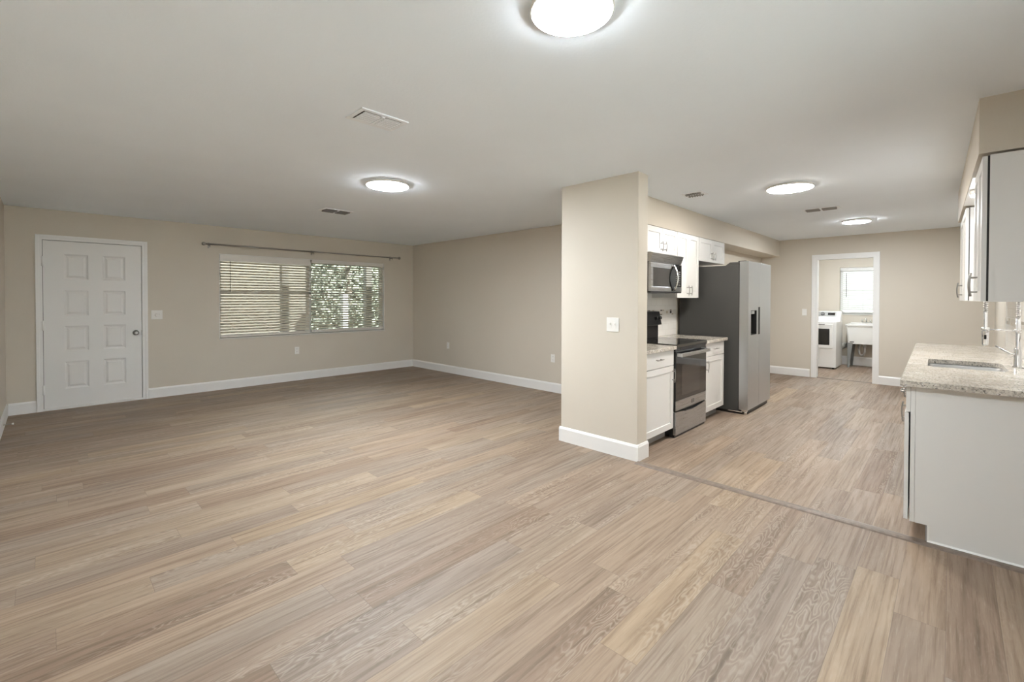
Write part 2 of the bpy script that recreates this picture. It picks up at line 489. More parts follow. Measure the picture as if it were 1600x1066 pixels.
for q in ((XL - 0.15, 0.0, 0, H), (0.0, 1.60, 2.05, H), (1.60, 3.60, 0, H)): box(b, q[0], q[1], -2.35, -2.2, q[2], q[3])
struct('wall_rear', b, M['wall'], 'beige wall behind the viewer', 'wall')
# laundry room
LWY0, LWY1, LWZ0, LWZ1 = 0.93, 1.715, 1.06, 2.035
b = BM()
for q in ((0.25, LWY0, 0, H), (LWY0, LWY1, 0, LWZ0 - 0.02), (LWY0, LWY1, LWZ1, H), (LWY1, 2.70, 0, H)):
    box(b, LX, LX + 0.15, q[0], q[1], q[2], q[3])
struct('wall_laundry', b, M['wall'], 'beige laundry room wall with the small blind covered window', 'wall')
b = BM(); box(b, XF + 0.12, LX, 2.58, 2.70, 0, H); struct('wall_laundry_left', b, M['wall'], 'beige side wall of the laundry behind the dryer', 'wall')
b = BM(); box(b, XF + 0.12, LX, 0.25, 0.37, 0, H); struct('wall_laundry_right', b, M['wall'], 'beige side wall of the laundry past the utility sink', 'wall')

# soffits
b = BM(); box(b, PX1, XF, 2.28, KY, 2.15, H); struct('trim_1', b, M['wall'], 'beige boxed soffit above the stove wall cabinets', 'soffit')
b = BM()
s0, s1, s2, s3 = RW(0.02, -0.258), RW(2.985, -0.258), RW(2.985, -0.605), RW(0.02, -0.605)
prism(b, [(s0.x, s0.y), (s1.x, s1.y), (s2.x, s2.y), (s3.x, s3.y)], 2, 2.146, H)
struct('trim_2', b, M['wall'], 'beige boxed soffit above the sink side wall cabinets', 'soffit')

b = BM()
q_ = [RW(0.66, -0.262), RW(1.85, -0.262), RW(1.85, -0.604), RW(0.66, -0.604)]
prism(b, [(v.x, v.y) for v in q_], 2, 2.142, 2.146)
struct('trim_6', b, M['trim'], 'white underside board of the soffit above the sink', 'soffit board')

# baseboards
def base_profile(sgn):
    return [(0, 0), (sgn * 0.015, 0), (sgn * 0.015, 0.118), (sgn * 0.010, 0.127), (sgn * 0.006, 0.136), (0, 0.138)]
def base_x(bm, x0, x1, y, sgn, h=1.0): prism(bm, [(y + u, v * h) for u, v in base_profile(sgn)], 0, x0, x1)
def base_y(bm, y0, y1, x, sgn, h=1.0): prism(bm, [(x + u, v * h) for u, v in base_profile(sgn)], 1, y0, y1)
b = BM(); base_y(b, -2.2, YW, XL, 1); struct('baseboard_left', b, M['trim'], 'white baseboard along the wall left of the front door', 'baseboard')
b = BM(); base_x(b, XL + 0.015, DX0 - 0.062, YW, -1); base_x(b, DX1 + 0.062, XC - 0.015, YW, -1)
struct('baseboard_back', b, M['trim'], 'white baseboard under the wide window and beside the front door', 'baseboard')
b = BM(); base_y(b, PY1, YW, XC, -1); struct('baseboard_right', b, M['trim'], 'white baseboard along the living wall right of the window corner', 'baseboard')
b = BM()
base_y(b, PY0 - 0.015, PY1 + 0.015, PX0, -1); base_x(b, PX0, PX1 + 0.012, PY0, -1); base_x(b, PX0, 5.16, PY1, 1)
struct('baseboard_stub', b, M['trim'], 'white baseboard wrapped around the foot of the stub wall', 'baseboard')
b = BM(); base_y(b, LD1 + 0.092, KY, XF, -1); base_y(b, -0.43, LD0 - 0.072, XF, -1)
struct('baseboard_far', b, M['trim'], 'white baseboard either side of the laundry doorway', 'baseboard')
b = BM(); base_y(b, 0.37, 2.58, LX, -1, 1.3); struct('baseboard_laundry', b, M['trim'], 'white baseboard below the laundry window behind the utility sink', 'baseboard')

# floor strips
b = BM()
prism(b, [(3.388, 0), (3.395, 0.007), (3.412, 0.010), (3.443, 0.010), (3.462, 0.006), (3.470, 0)], 1, -0.60, PY0 - 0.016)
struct('trim_3', b, M['strip'], 'brown wooden transition strip across the floor from stub wall to end panel', 'floor strip')
b = BM(); prism(b, [(XF + 0.005, 0), (XF + 0.015, 0.008), (XF + 0.055, 0.008), (XF + 0.065, 0)], 1, LD0, LD1)
struct('trim_4', b, M['strip'], 'thin brown transition strip in the laundry doorway', 'floor strip')

# laundry doorway casing with its jamb lining
def casing(bm, a0, a1, zt, w, face, sgn, axis, jamb_d, jt=0.018):
    """three sided door casing on a wall: openings a0..a1; axis is the wall's running axis (0 or 1)"""
    def bx(u0, u1, d0, d1, z0, z1, bev):
        d0, d1 = min(d0, d1), max(d0, d1)
        if axis == 0: box(bm, u0, u1, d0, d1, z0, z1, bev)
        else: box(bm, d0, d1, u0, u1, z0, z1, bev)
    for (d, ww, off) in ((0.012, w, 0.0), (0.019, w * 0.45, w * 0.5)):
        bx(a0 - off - ww, a0 - off, face, face + sgn * d, 0, zt + off + ww, 0.002)
        bx(a1 + off, a1 + off + ww, face, face + sgn * d, 0, zt + off + ww, 0.002)
        bx(a0 - off, a1 + off, face, face + sgn * d, zt + off, zt + off + ww, 0.002)
    j = face - sgn * jamb_d
    bx(a0 - jt, a0, face, j, 0, zt, 0); bx(a1, a1 + jt, face, j, 0, zt, 0); bx(a0 - jt, a1 + jt, face, j, zt, zt + jt, 0)
b = BM(); casing(b, LD0 + 0.012, LD1 - 0.012, LDZ - 0.012, 0.085, XF, -1, 1, 0.12, 0.012)
struct('trim_5', b, M['trim'], 'white door casing around the open laundry doorway', 'door casing')

# front door
door = thing('door_1', 'white eight panel front door with round metal knob', 'door', (DX0, YW, 0), kind='structure')
b = BM(); casing(b, DX0, DX1, DZ, 0.060, YW, -1, 0, 0.10, 0.02); W('door_frame', b, M['trim'], door)
b = BM()
sx0, sx1, sz0, sz1, sy = DX0 + 0.004, DX1 - 0.004, 0.022, DZ - 0.005, YW + 0.012
xs = [sx0, 0.150, 0.372, 0.508, 0.730, sx1]
zs = [sz0, 0.245, 0.580, 0.708, 1.022, 1.147, 1.463, 1.598, 1.910, sz1]
lattice(b, xs, zs, sy, {(i, j) for i in (1, 3) for j in (1, 3, 5, 7)}, [(0.010, -0.006), (0.014, -0.004), (0.022, 0.008)])
shell(b, sx0, sx1, sy, sy + 0.042, sz0, sz1)
slab = W('door_panel', b, M['door'], door)
b = BM(); box(b, DX0 - 0.002, DX1, YW + 0.035, YW + 0.12, 0, DZ); W('door_backing', b, M['gap'], door)
b = BM(); box(b, DX0 - 0.005, DX1 + 0.005, YW - 0.012, YW + 0.09, 0, 0.020, 0.003); W('threshold', b, M['trim'], door)
for z in (0.20, 0.98, 1.757):
    b = BM(); box(b, DX0 - 0.012, DX0 + 0.012, YW - 0.016, YW + 0.004, z, z + 0.11, 0.003)
    tube(b, [(DX0, YW - 0.018, z - 0.004), (DX0, YW - 0.018, z + 0.114)], 0.008, 10)
    W('hinge', b, M['trim'], door)
b = BM(); lathe(b, [(0.034, 0.0), (0.034, -0.006), (0.014, -0.010), (0.012, -0.032), (0.024, -0.040), (0.030, -0.052), (0.027, -0.064), (0.014, -0.070)], (0.832, sy, 0.905), 1, 28)
kn = W('knob', b, M['nickel'], door)
b = BM(); box(b, DX1 - 0.010, DX1 + 0.004, YW - 0.001, YW + 0.013, 0.87, 0.94); W('strike_plate', b, M['nickel'], door)

# living window
WY = YW + 0.105
win = thing('window_1', 'wide two part living room window behind cream blinds', 'window', (WX0, YW, WZ0), kind='structure')
MX = 3.150
b = BM()
for x0, x1, z0, z1 in ((WX0, WX0 + 0.045, WZ0, WZ1), (WX1 - 0.045, WX1, WZ0, WZ1), (WX0, WX1, WZ0, WZ0 + 0.045), (WX0, WX1, WZ1 - 0.045, WZ1),
                       (MX - 0.04, MX + 0.04, WZ0, WZ1), (WX0, WX1, 1.44, 1.475)):
    box(b, x0, x1, WY, WY + 0.045, z0, z1, 0.002)
W('window_frame', b, M['alu'], win)
for x0, x1 in ((WX0 + 0.045, MX - 0.04), (MX + 0.04, WX1 - 0.045)):
    b = BM(); box(b, x0, x1, WY + 0.020, WY + 0.024, WZ0 + 0.045, WZ1 - 0.045); W('pane', b, M['pane'], win)
b = BM(); box(b, WX0 - 0.004, WX1 + 0.004, YW - 0.012, YW + 0.15, WZ0 - 0.020, WZ0, 0.003); W('sill', b, M['sill'], win)
b = BM()
box(b, WX0, WX0 + 0.006, YW + 0.002, YW + 0.15, WZ0, WZ1); box(b, WX1 - 0.006, WX1, YW + 0.002, YW + 0.15, WZ0, WZ1); box(b, WX0, WX1, YW + 0.002, YW + 0.15, WZ1 - 0.006, WZ1)
W('reveal', b, M['trim'], win)

def blind(name, label, cat, u0, u1, d, z0, z1, val, tilt, ms, mr, axis, sgn, wand, pitch=0.0425, sw=0.050, group=None):
    """horizontal blind hung along axis u (0: x, 1: y) at depth d; the room side lies toward sgn along depth"""
    root = thing(name, label, cat, ((u0, d, z0) if axis == 0 else (d, u0, z0)), group=group)
    def bx(bm, a0, a1, e0, e1, q0, q1, bev=0.0, rot=None):
        e0, e1 = min(e0, e1), max(e0, e1)
        if axis == 0: return box(bm, a0, a1, e0, e1, q0, q1, bev, 2, rot)
        return box(bm, e0, e1, a0, a1, q0, q1, bev, 2, rot)
    b = BM(); bx(b, u0, u1, d - 0.028, d + 0.028, z1 - 0.045, z1, 0.002); W('headrail', b, mr, root)
    b = BM(); bx(b, u0, u1, d + sgn * 0.034, d + sgn * 0.042, z1 - val, z1, 0.002); W('valance', b, mr, root)
    b = BM(); bx(b, u0 + 0.004, u1 - 0.004, d - 0.026, d + 0.026, z0, z0 + 0.020, 0.004)
    bx(b, u0 + 0.004, u1 - 0.004, d - 0.025, d + 0.025, z0 + 0.021, z0 + 0.031, 0.003); bx(b, u0 + 0.004, u1 - 0.004, d - 0.025, d + 0.025, z0 + 0.033, z0 + 0.043, 0.003)
    W('bottom_rail', b, mr, root)
    b = BM(); z = z0 + 0.072
    th = math.radians(tilt)
    R = Matrix.Rotation(-th * sgn * (1 if axis == 0 else -1), 3, 'X' if axis == 0 else 'Y')
    while z < z1 - 0.05:
        bx(b, u0 + 0.004, u1 - 0.004, d - sw / 2, d + sw / 2, z - 0.0014, z + 0.0014, 0, R)
        z += pitch
    W('slats', b, ms, root)
    b = BM(); n = 3
    for k in range(n):
        u = u0 + 0.14 + (u1 - u0 - 0.28) * k / (n - 1)
        for e in (-0.030, 0.030):
            p = [(u, d + e, z0 + 0.04), (u, d + e, z1 - 0.03)]
            tube(b, p if axis == 0 else [(q[1], q[0], q[2]) for q in p], 0.0012, 5)
    W('ladder_cords', b, mr, root)
    if wand:
        u, zt, zb = wand
        b = BM(); p = [(u, d + sgn * 0.047, zt), (u, d + sgn * 0.049, zb)]
        tube(b, p if axis == 0 else [(q[1], q[0], q[2]) for q in p], 0.0045, 6)
        W('tilt_wand', b, M['slot'], root)
    return root
blind('window_blind', 'cream horizontal slat blind over the left half of the wide window', 'blind', WX0 + 0.010, MX - 0.012, YW + 0.045, WZ0 + 0.008, WZ1 - 0.007, 0.100, 38, M['slat'], M['rail'], 0, -1, (1.945, 1.93, 1.47), group='blinds on the wide window')
blind('window_blind', 'cream horizontal slat blind over the right half of the wide window, greenery behind', 'blind', MX + 0.012, WX1 - 0.010, YW + 0.045, WZ0 + 0.022, WZ1 - 0.007, 0.055, 30, M['slat'], M['rail'], 0, -1, (3.33, 1.95, 1.475), group='blinds on the wide window')

# curtain rod
rod = thing('curtain_rod', 'thin grey metal curtain rod with ball finials above the wide window', 'curtain rod', (3.2, YW, 2.155))
RY = YW - 0.085
b = BM(); tube(b, [(1.605, RY, 2.157), (3.17, RY, 2.157)], 0.0125, 14); tube(b, [(3.13, RY, 2.157), (4.80, RY, 2.157)], 0.0100, 14); W('pole', b, M['rodmetal'], rod)
for x in (1.588, 4.812):
    b = BM(); lathe(b, [(0.010, -0.024), (0.020, -0.018), (0.026, 0.0), (0.020, 0.018), (0.010, 0.024)], (x, RY, 2.157), 0, 20); W('finial', b, M['rodmetal'], rod)
for x in (1.665, 3.155, 4.655):
    b = BM(); box(b, x - 0.011, x + 0.011, YW - 0.006, YW, 2.105, 2.185, 0.002); box(b, x - 0.006, x + 0.006, RY - 0.004, YW, 2.136, 2.144)
    box(b, x - 0.006, x + 0.006, RY - 0.018, RY + 0.018, 2.136, 2.1445, 0.002); tube(b, [(x, RY - 0.004, 2.14), (x, RY - 0.004, 2.112)], 0.005, 8)
    W('bracket', b, M['rodmetal'], rod)

# unseen glass sliding door, added to bring daylight in behind the viewer
sd = thing('door_2', 'unseen white framed glass sliding door added to let in daylight', 'door', (0.80, -2.2, 0), kind='structure')
b = BM()
for x0, x1, z0, z1 in ((0.0, 0.06, 0, 2.05), (1.54, 1.60, 0, 2.05), (0.0, 1.60, 0, 0.05), (0.0, 1.60, 2.0, 2.05), (0.76, 0.84, 0, 2.05)): box(b, x0, x1, -2.30, -2.24, z0, z1, 0.002)
W('door_frame', b, M['alu'], sd)
for x0, x1 in ((0.06, 0.76), (0.84, 1.54)):
    b = BM(); box(b, x0, x1, -2.272, -2.268, 0.05, 2.0); W('pane', b, M['pane'], sd)

# laundry window
lw = thing('window_2', 'small laundry window behind a white blind above the utility sink', 'window', (LX, LWY0, LWZ0), kind='structure')
b = BM()
for y0, y1, z0, z1 in ((LWY0, LWY0 + 0.04, LWZ0, LWZ1), (LWY1 - 0.04, LWY1, LWZ0, LWZ1), (LWY0, LWY1, LWZ0, LWZ0 + 0.04), (LWY0, LWY1, LWZ1 - 0.04, LWZ1), (LWY0, LWY1, 1.53, 1.565)):
    box(b, LX + 0.10, LX + 0.14, y0, y1, z0, z1, 0.002)
W('window_frame', b, M['alu'], lw)
b = BM(); box(b, LX + 0.118, LX + 0.122, LWY0 + 0.04, LWY1 - 0.04, LWZ0 + 0.04, LWZ1 - 0.04); W('pane', b, M['pane'], lw)
b = BM(); box(b, LX - 0.015, LX + 0.15, LWY0 - 0.01, LWY1 + 0.01, LWZ0 - 0.02, LWZ0, 0.003); W('sill', b, M['sill'], lw)
blind('window_blind', 'white horizontal slat blind over the small laundry window', 'blind', LWY0 + 0.006, LWY1 - 0.004, LX + 0.045, LWZ0 + 0.02, LWZ1 - 0.006, 0.065, 52, M['slatw'], M['slatw'], 1, -1, (1.60, 1.92, 1.42))

# ------------------------------------------------------------------ ceiling lights
def round_light(loc, rad, label, group='round ceiling lights', th=0.030, lens='living'):
    t_ = thing('ceiling_light', label, 'ceiling light', loc, group=group)
    b = BM(); lathe(b, [(rad * 0.97, 0.0), (rad, -0.004), (rad, -th * 0.62), (rad * 0.985, -th * 0.74), (rad * 0.955, -th * 0.74)], (0, 0, 0), 2, 56)
    finish('rim', b, M['plate'], t_)
    b = BM(); lathe(b, [(rad * 0.955, -th * 0.72), (rad * 0.955, -th * 0.80), (rad * 0.93, -th * 0.90), (rad * 0.6, -th * 0.94), (0.01, -th * 0.94)], (0, 0, 0), 2, 56)
    finish('diffuser', b, M['lens_' + lens], t_)
    return t_
round_light((1.350, 1.010, H), 0.153, 'lit round white ceiling light nearest the viewer, cut by the top edge', lens='near')
round_light((2.230, 3.790, H), 0.196, 'lit round white ceiling light over the living area')
round_light((4.920, 1.115, H), 0.196, 'lit round white ceiling light over the kitchen in front of the stove', lens='kitchen')
round_light((7.660, 0.945, H), 0.160, 'lit round white ceiling light near the laundry doorway', lens='far')
p = RW(1.14, -0.352, 2.142)
round_light(tuple(p), 0.085, 'small lit round light under the soffit above the sink', 'small sink light', 0.045, 'sink')
round_light((10.45, 1.30, H), 0.150, 'unseen round white ceiling light added to brighten the laundry room', 'laundry ceiling light', lens='laundry')  # out of view, added to light the laundry

# ------------------------------------------------------------------ ceiling vents
def vent(cx, cy, lx, ly, label, tilt, mb, split=2, ang=0.0, n=6, endgap=0.004, over=0.55):
    t_ = thing('air_vent', label, 'air vent', (cx, cy, H), ang)
    b = BM(); fwd = 0.028
    for x0, x1, y0, y1 in ((-lx / 2, lx / 2, -ly / 2, -ly / 2 + fwd), (-lx / 2, lx / 2, ly / 2 - fwd, ly / 2), (-lx / 2, -lx / 2 + fwd, -ly / 2 + fwd, ly / 2 - fwd), (lx / 2 - fwd, lx / 2, -ly / 2 + fwd, ly / 2 - fwd)):
        box(b, x0, x1, y0, y1, -0.007, 0.0, 0.002, 1)
    if split == 2: box(b, -0.010, 0.010, -ly / 2 + fwd, ly / 2 - fwd, -0.012, 0.0)
    finish('frame', b, M['ventw'], t_)
    b = BM(); box(b, -lx / 2 + fwd, lx / 2 - fwd, -ly / 2 + fwd, ly / 2 - fwd, -0.002, -0.0005); finish('duct_shade_sheet', b, M['ventd'], t_)  # dark sheet in place of the shaded duct behind the blades
    w = (ly - 2 * fwd) / n
    R = Matrix.Rotation(math.radians(tilt), 3, 'X')
    for x0, x1 in (((-lx / 2 + fwd, -0.010), (0.010, lx / 2 - fwd)) if split == 2 else ((-lx / 2 + fwd, lx / 2 - fwd),)):
        b = BM()
        for k in range(n):
            y = -ly / 2 + fwd + (k + 0.5) * w
            box(b, x0 + endgap, x1 - 0.002, y - w * over, y + w * over, -0.0095, -0.008, 0, 1, R)
        finish('louvres', b, mb, t_)
    return t_
vent(1.388, 2.475, 0.305, 0.205, 'white two section ceiling vent nearest the viewer', 4, M['ventw'], endgap=0.006, over=0.49)
vent(2.475, 5.410, 0.360, 0.205, 'ceiling vent with dark slots above the wide window', -62, M['slot'])  # blades coloured dark to give the shade between them
vent(4.605, 1.890, 0.190, 0.210, 'small square ceiling vent above the microwave cabinets', -58, M['ventg'])
vent(6.370, 1.120, 0.360, 0.165, 'long grey slotted ceiling vent between the two kitchen lights', 58, M['ventg'], 2, PI / 2, 4)

# ------------------------------------------------------------------ switches and outlets (built facing -Y, turned onto each wall)
def plate_root(name, label, cat, loc, rz, w, h, group=None):
    t_ = thing(name, label, cat, loc, rz, group)
    b = BM(); box(b, -w / 2, w / 2, -0.006, 0.0, -h / 2, h / 2, 0.003); finish('cover_plate', b, M['plate'], t_)
    return t_
def toggle(t_, x):
    b = BM(); box(b, x - 0.012, x + 0.012, -0.008, -0.005, -0.033, 0.033, 0.001); box(b, x - 0.005, x + 0.005, -0.018, -0.006, -0.002, 0.016, 0.002); finish('toggle', b, M['plate'], t_)
def outlet(label, loc, rz, group):
    t_ = plate_root('power_outlet', label, 'outlet', loc, rz, 0.072, 0.118, group)
    for z in (-0.024, 0.024):
        b = BM(); box(b, -0.017, 0.017, -0.0085, -0.005, z - 0.015, z + 0.015, 0.004); s_ = finish('socket', b, M['plate'], t_)
        b = BM()
        for x in (-0.007, 0.007): box(b, x - 0.0015, x + 0.0015, -0.0092, -0.008, z - 0.002, z + 0.008)
        finish('slots', b, M['slot'], s_)
    return t_
t_ = plate_root('light_switch', 'square white switch plate with round dimmer knob right of the front door', 'light switch', (1.056, YW, 1.140), 0, 0.124, 0.124)
b = BM(); lathe(b, [(0.022, -0.005), (0.021, -0.020), (0.016, -0.023)], (-0.002, 0, -0.004), 1, 24); finish('dimmer_knob', b, M['plate'], t_)
toggle(t_, 0.032)
t_ = plate_root('light_switch', 'square white double switch plate on the stub wall', 'light switch', (PX0, 2.132, 1.144), -PI / 2, 0.124, 0.124)
toggle(t_, -0.023); toggle(t_, 0.023)
t_ = plate_root('light_switch', 'narrow white single switch left of the laundry doorway', 'light switch', (XF, 1.878, 1.140), -PI / 2, 0.072, 0.118)
toggle(t_, 0)
outlet('white power outlet under the wide window', (2.910, YW, 0.500), 0, 'power outlets')
outlet('white power outlet low on the living wall near the window corner', (XC, 6.685, 0.502), -PI / 2, 'power outlets')
outlet('white power outlet low on the living wall beside the stub wall', (XC, 4.195, 0.495), -PI / 2, 'power outlets')

# spring door stop on the left baseboard
t_ = thing('door_stop', 'small metal door stop with white tip on the left baseboard', 'door stop', (XL + 0.015, 7.02, 0.055))
b = BM(); tube(b, [(0, 0, 0), (0.006, 0, 0)], 0.010, 12); finish('base', b, M['spring'], t_)
b = BM(); tube(b, [(0.006 + 0.052 * k / 80, 0.0048 * math.cos(k * 0.9), 0.0048 * math.sin(k * 0.9)) for k in range(81)], 0.0013, 5); finish('spring', b, M['spring'], t_)
b = BM(); tube(b, [(0.056, 0, 0), (0.062, 0, 0), (0.072, 0, 0)], [0.008, 0.010, 0.009], 12); finish('tip', b, M['plate'], t_)

# ------------------------------------------------------------------ cabinets (local frame: x along the run, front to -Y at y = 0, back at +y)
def pull(bm, cx, cz, length, y, vertical):
    """arched bar pull standing off the face at y"""
    n = 12; pts = []
    for k in range(n + 1):
        s = -1 + 2 * k / n; q = s * length / 2
        d = y - 0.026 - 0.007 * (1 - s * s)
        pts.append((cx, d, cz + q) if vertical else (cx + q, d, cz))
    tube(bm, pts, 0.0046, 8)
    for s in (-0.62, 0.62):
        q = s * length / 2
        e = y - 0.026 - 0.007 * (1 - s * s)
        tube(bm, [((cx, y, cz + q) if vertical else (cx + q, y, cz)), ((cx, e, cz + q) if vertical else (cx + q, e, cz))], 0.0042, 8)

def base_cabinet(loc, rz, w, label, handle_side, doors=1, drawers=1, depth=0.605, end_panel=None, group=None, gap=0.004, hollow=False, ajar=0.0):
    t_ = thing('base_cabinet', label, 'cabinet', loc, rz, group)
    b = BM()
    if hollow:
        d_ = depth - 0.01
        for q in ((0, 0.018, 0, d_, 0.10, 0.876), (w - 0.018, w, 0, d_, 0.10, 0.876), (0.018, w - 0.018, 0, d_, 0.10, 0.118), (0.018, w - 0.018, d_ - 0.008, d_, 0.118, 0.876), (0.018, w - 0.018, 0, 0.018, 0.118, 0.876), (0, w, 0.075, d_, 0.0, 0.10)):
            box(b, *q)
    else:
        prism(b, [(0.0, 0.10), (0.075, 0.10), (0.075, 0.0), (depth - 0.01, 0.0), (depth - 0.01, 0.876), (0.0, 0.876)], 0, 0.0, w)
    body = finish('body', b, M['cabinet'], t_)
    b = BM(); box(b, 0.0, w, 0.068, 0.075, 0.0, 0.098); finish('toe_kick', b, M['toe'], t_)
    b = BM(); box(b, gap + 0.004, w - gap - 0.004, -0.0015, 0.0005, 0.108, 0.868); finish('gap_shade', b, M['gap'], t_)  # dark sheet painted as the shade in the gaps around doors and drawer
    dw = (w - 2 * gap) / doors
    ztop = 0.719 if drawers else 0.870
    for k in range(doors):
        x0, x1 = gap + k * dw + (0.0015 if k else 0), gap + (k + 1) * dw - (0.0015 if k < doors - 1 else 0)
        b = BM(); shaker(b, x0, x1, 0.104, ztop, -0.0205 - ajar); d_ = finish('door', b, M['cabinet'], t_)
        hx = x1 - 0.032 if (handle_side == 'R' or (doors == 2 and k == 0)) else x0 + 0.032
        b = BM(); pull(b, hx, ztop - 0.095, 0.135, -0.0205 - ajar, True); finish('handle', b, M['nickel'], d_)
    if drawers:
        b = BM(); shaker(b, gap, w - gap, 0.725, 0.870, -0.0205, rail=0); d_ = finish('drawer', b, M['cabinet'], t_)
        b = BM(); pull(b, w / 2, 0.803, 0.135, -0.0205, False); finish('handle', b, M['nickel'], d_)
    return t_

def wall_cabinet(loc, rz, w, z0, z1, label, doors=2, hlen=0.11, depth=0.30, side='R', group=None, ajar=0.0):
    t_ = thing('wall_cabinet', label, 'cabinet', loc, rz, group)
    b = BM(); box(b, 0.0, w, 0.0, depth, z0, z1); finish('body', b, M['cabinet'], t_)
    b = BM(); box(b, 0.008, w - 0.008, -0.0015, 0.0005, z0 + 0.006, z1 - 0.006); finish('gap_shade', b, M['gap'], t_)  # dark sheet gives the door gaps their shade
    g = 0.003; dw = (w - 2 * g) / doors
    for k in range(doors):
        x0, x1 = g + k * dw + (0.0015 if k else 0), g + (k + 1) * dw - (0.0015 if k < doors - 1 else 0)
        b = BM(); shaker(b, x0, x1, z0 + 0.002, z1 - 0.004, -0.0205 - ajar); d_ = finish('door', b, M['cabinet'], t_)
        hx = x1 - 0.040 if (doors == 2 and k == 0) or (doors == 1 and side == 'R') else x0 + 0.040
        b = BM(); pull(b, hx, z0 + 0.030 + hlen / 2, hlen, -0.0205 - ajar, True); finish('handle', b, M['nickel'], d_)
    if ajar:
        b = BM(); box(b, w, w + 0.0015, 0.0, 0.019, z0, z1); finish('face_frame', b, M['cabinet'], t_)
        b = BM(); box(b, 0.002, w + 0.0005, -0.0015 - ajar + 0.0005, 0.0, z0 + 0.004, z1 - 0.004); finish('shadow_gap', b, M['gap'], t_)  # dark filler drawn as the shade behind the ajar doors
    return t_

BY = 1.975        # carcass face of the stove side base cabinets
base_cabinet((PX1 + 0.004, BY, 0), 0, 0.659, 'white base cabinet with one drawer between stub wall and stove', 'R', depth=KY - BY)
base_cabinet((5.066, BY, 0), 0, 0.585, 'white base cabinet with one drawer between stove and refrigerator', 'L', depth=KY - BY)
wall_cabinet((4.293, 2.2805, 0), 0, 0.737, 1.856, 2.142, 'short white two door wall cabinet above the microwave', 2, 0.105, KY - 2.2805)
wall_cabinet((5.033, 2.2805, 0), 0, 0.612, 1.384, 2.142, 'tall narrow white two door wall cabinet left of the refrigerator', 2, 0.115, KY - 2.2805)
wall_cabinet((5.648, 2.2805, 0), 0, 0.882, 1.846, 2.142, 'short wide white two door wall cabinet above the refrigerator', 2, 0.105, KY - 2.2805)

# stove side countertops
for x0, x1, lab in ((PX1 + 0.001, 4.291, 'short speckled granite countertop between stub wall and stove'), (5.063, 5.690, 'short speckled granite countertop between stove and refrigerator')):
    b = BM(); box(b, x0, x1, 1.925, KY - 0.001, 0.877, 0.912, 0.005); o = finish('countertop', b, M['granite']); tag(o, lab, 'countertop')

# backsplashes
b = BM(); box(b, PX1 + 0.001, 5.70, KY - 0.010, KY - 0.0005, 0.913, 1.172); box(b, PX1 + 0.001, 5.70, KY - 0.010, KY - 0.0005, 1.236, 1.845)
bs = struct('wall_backsplash_stove', b, M['tile'], 'white subway tile backsplash behind the stove', 'backsplash')
b = BM(); box(b, PX1 + 0.001, 5.70, KY - 0.011, KY - 0.0005, 1.172, 1.236)
o = finish('mosaic_band', b, M['mosaic'], bs)

# ------------------------------------------------------------------ range
rg = thing('range', 'stainless steel electric range with black glass top and oven window', 'stove', (4.680, 2.25, 0))
RX0, RX1, RYF = 4.298, 5.058, 1.936
b = BM(); box(b, RX0, RX1, 1.972, 2.56, 0.012, 0.892, 0.003); W('body', b, M['black'], rg)
b = BM(); box(b, RX0 + 0.004, RX1 - 0.004, RYF + 0.014, 2.0, 0.0, 0.030); W('foot_rail', b, M['black'], rg)
n = 16; pts = [(RX0 + 0.003, 0.026), (RX1 - 0.003, 0.026), (RX1 - 0.003, 0.255)]
for k in range(1, n):
    s = 1 - 2 * k / n; xx = (RX0 + RX1) / 2 + s * 0.345
    pts.append((xx, 0.255 - 0.028 * max(0, math.cos(s * PI / 2)) ** 1.0))
pts.append((RX0 + 0.003, 0.255))
b = BM(); prism(b, pts, 1, RYF, RYF + 0.030); W('drawer', b, M['steelh'], rg)
b = BM(); prism(b, [(RX0 + 0.003, 0.266), (RX1 - 0.003, 0.266), (RX1 - 0.003, 0.850), (RX0 + 0.003, 0.850)], 1, RYF + 0.004, RYF + 0.036); od = W('oven_door', b, M['black'], rg)
b = BM(); box(b, RX0 + 0.003, RX1 - 0.003, RYF, RYF + 0.006, 0.266, 0.360, 0.002); sub('lower_trim', b, M['steelh'], od, rg)
b = BM(); box(b, RX0 + 0.003, RX1 - 0.003, RYF, RYF + 0.006, 0.362, 0.850, 0.001); sub('door_glass', b, M['blackglass'], od, rg)
b = BM(); box(b, RX0 + 0.135, RX1 - 0.160, RYF - 0.0006, RYF + 0.002, 0.400, 0.700, 0.0002, 1); sub('window', b, M['ovenglass'], od, rg)
b = BM(); box(b, 4.668, 4.736, RYF - 0.002, RYF + 0.001, 0.292, 0.330, 0.001); bd = sub('badge', b, M['slot'], od, rg)
b = BM(); box(b, 4.678, 4.726, RYF - 0.0025, RYF - 0.0015, 0.316, 0.321); box(b, 4.684, 4.720, RYF - 0.0025, RYF - 0.0015, 0.301, 0.306); sub('badge_lettering', b, M['steelh'], od, rg)
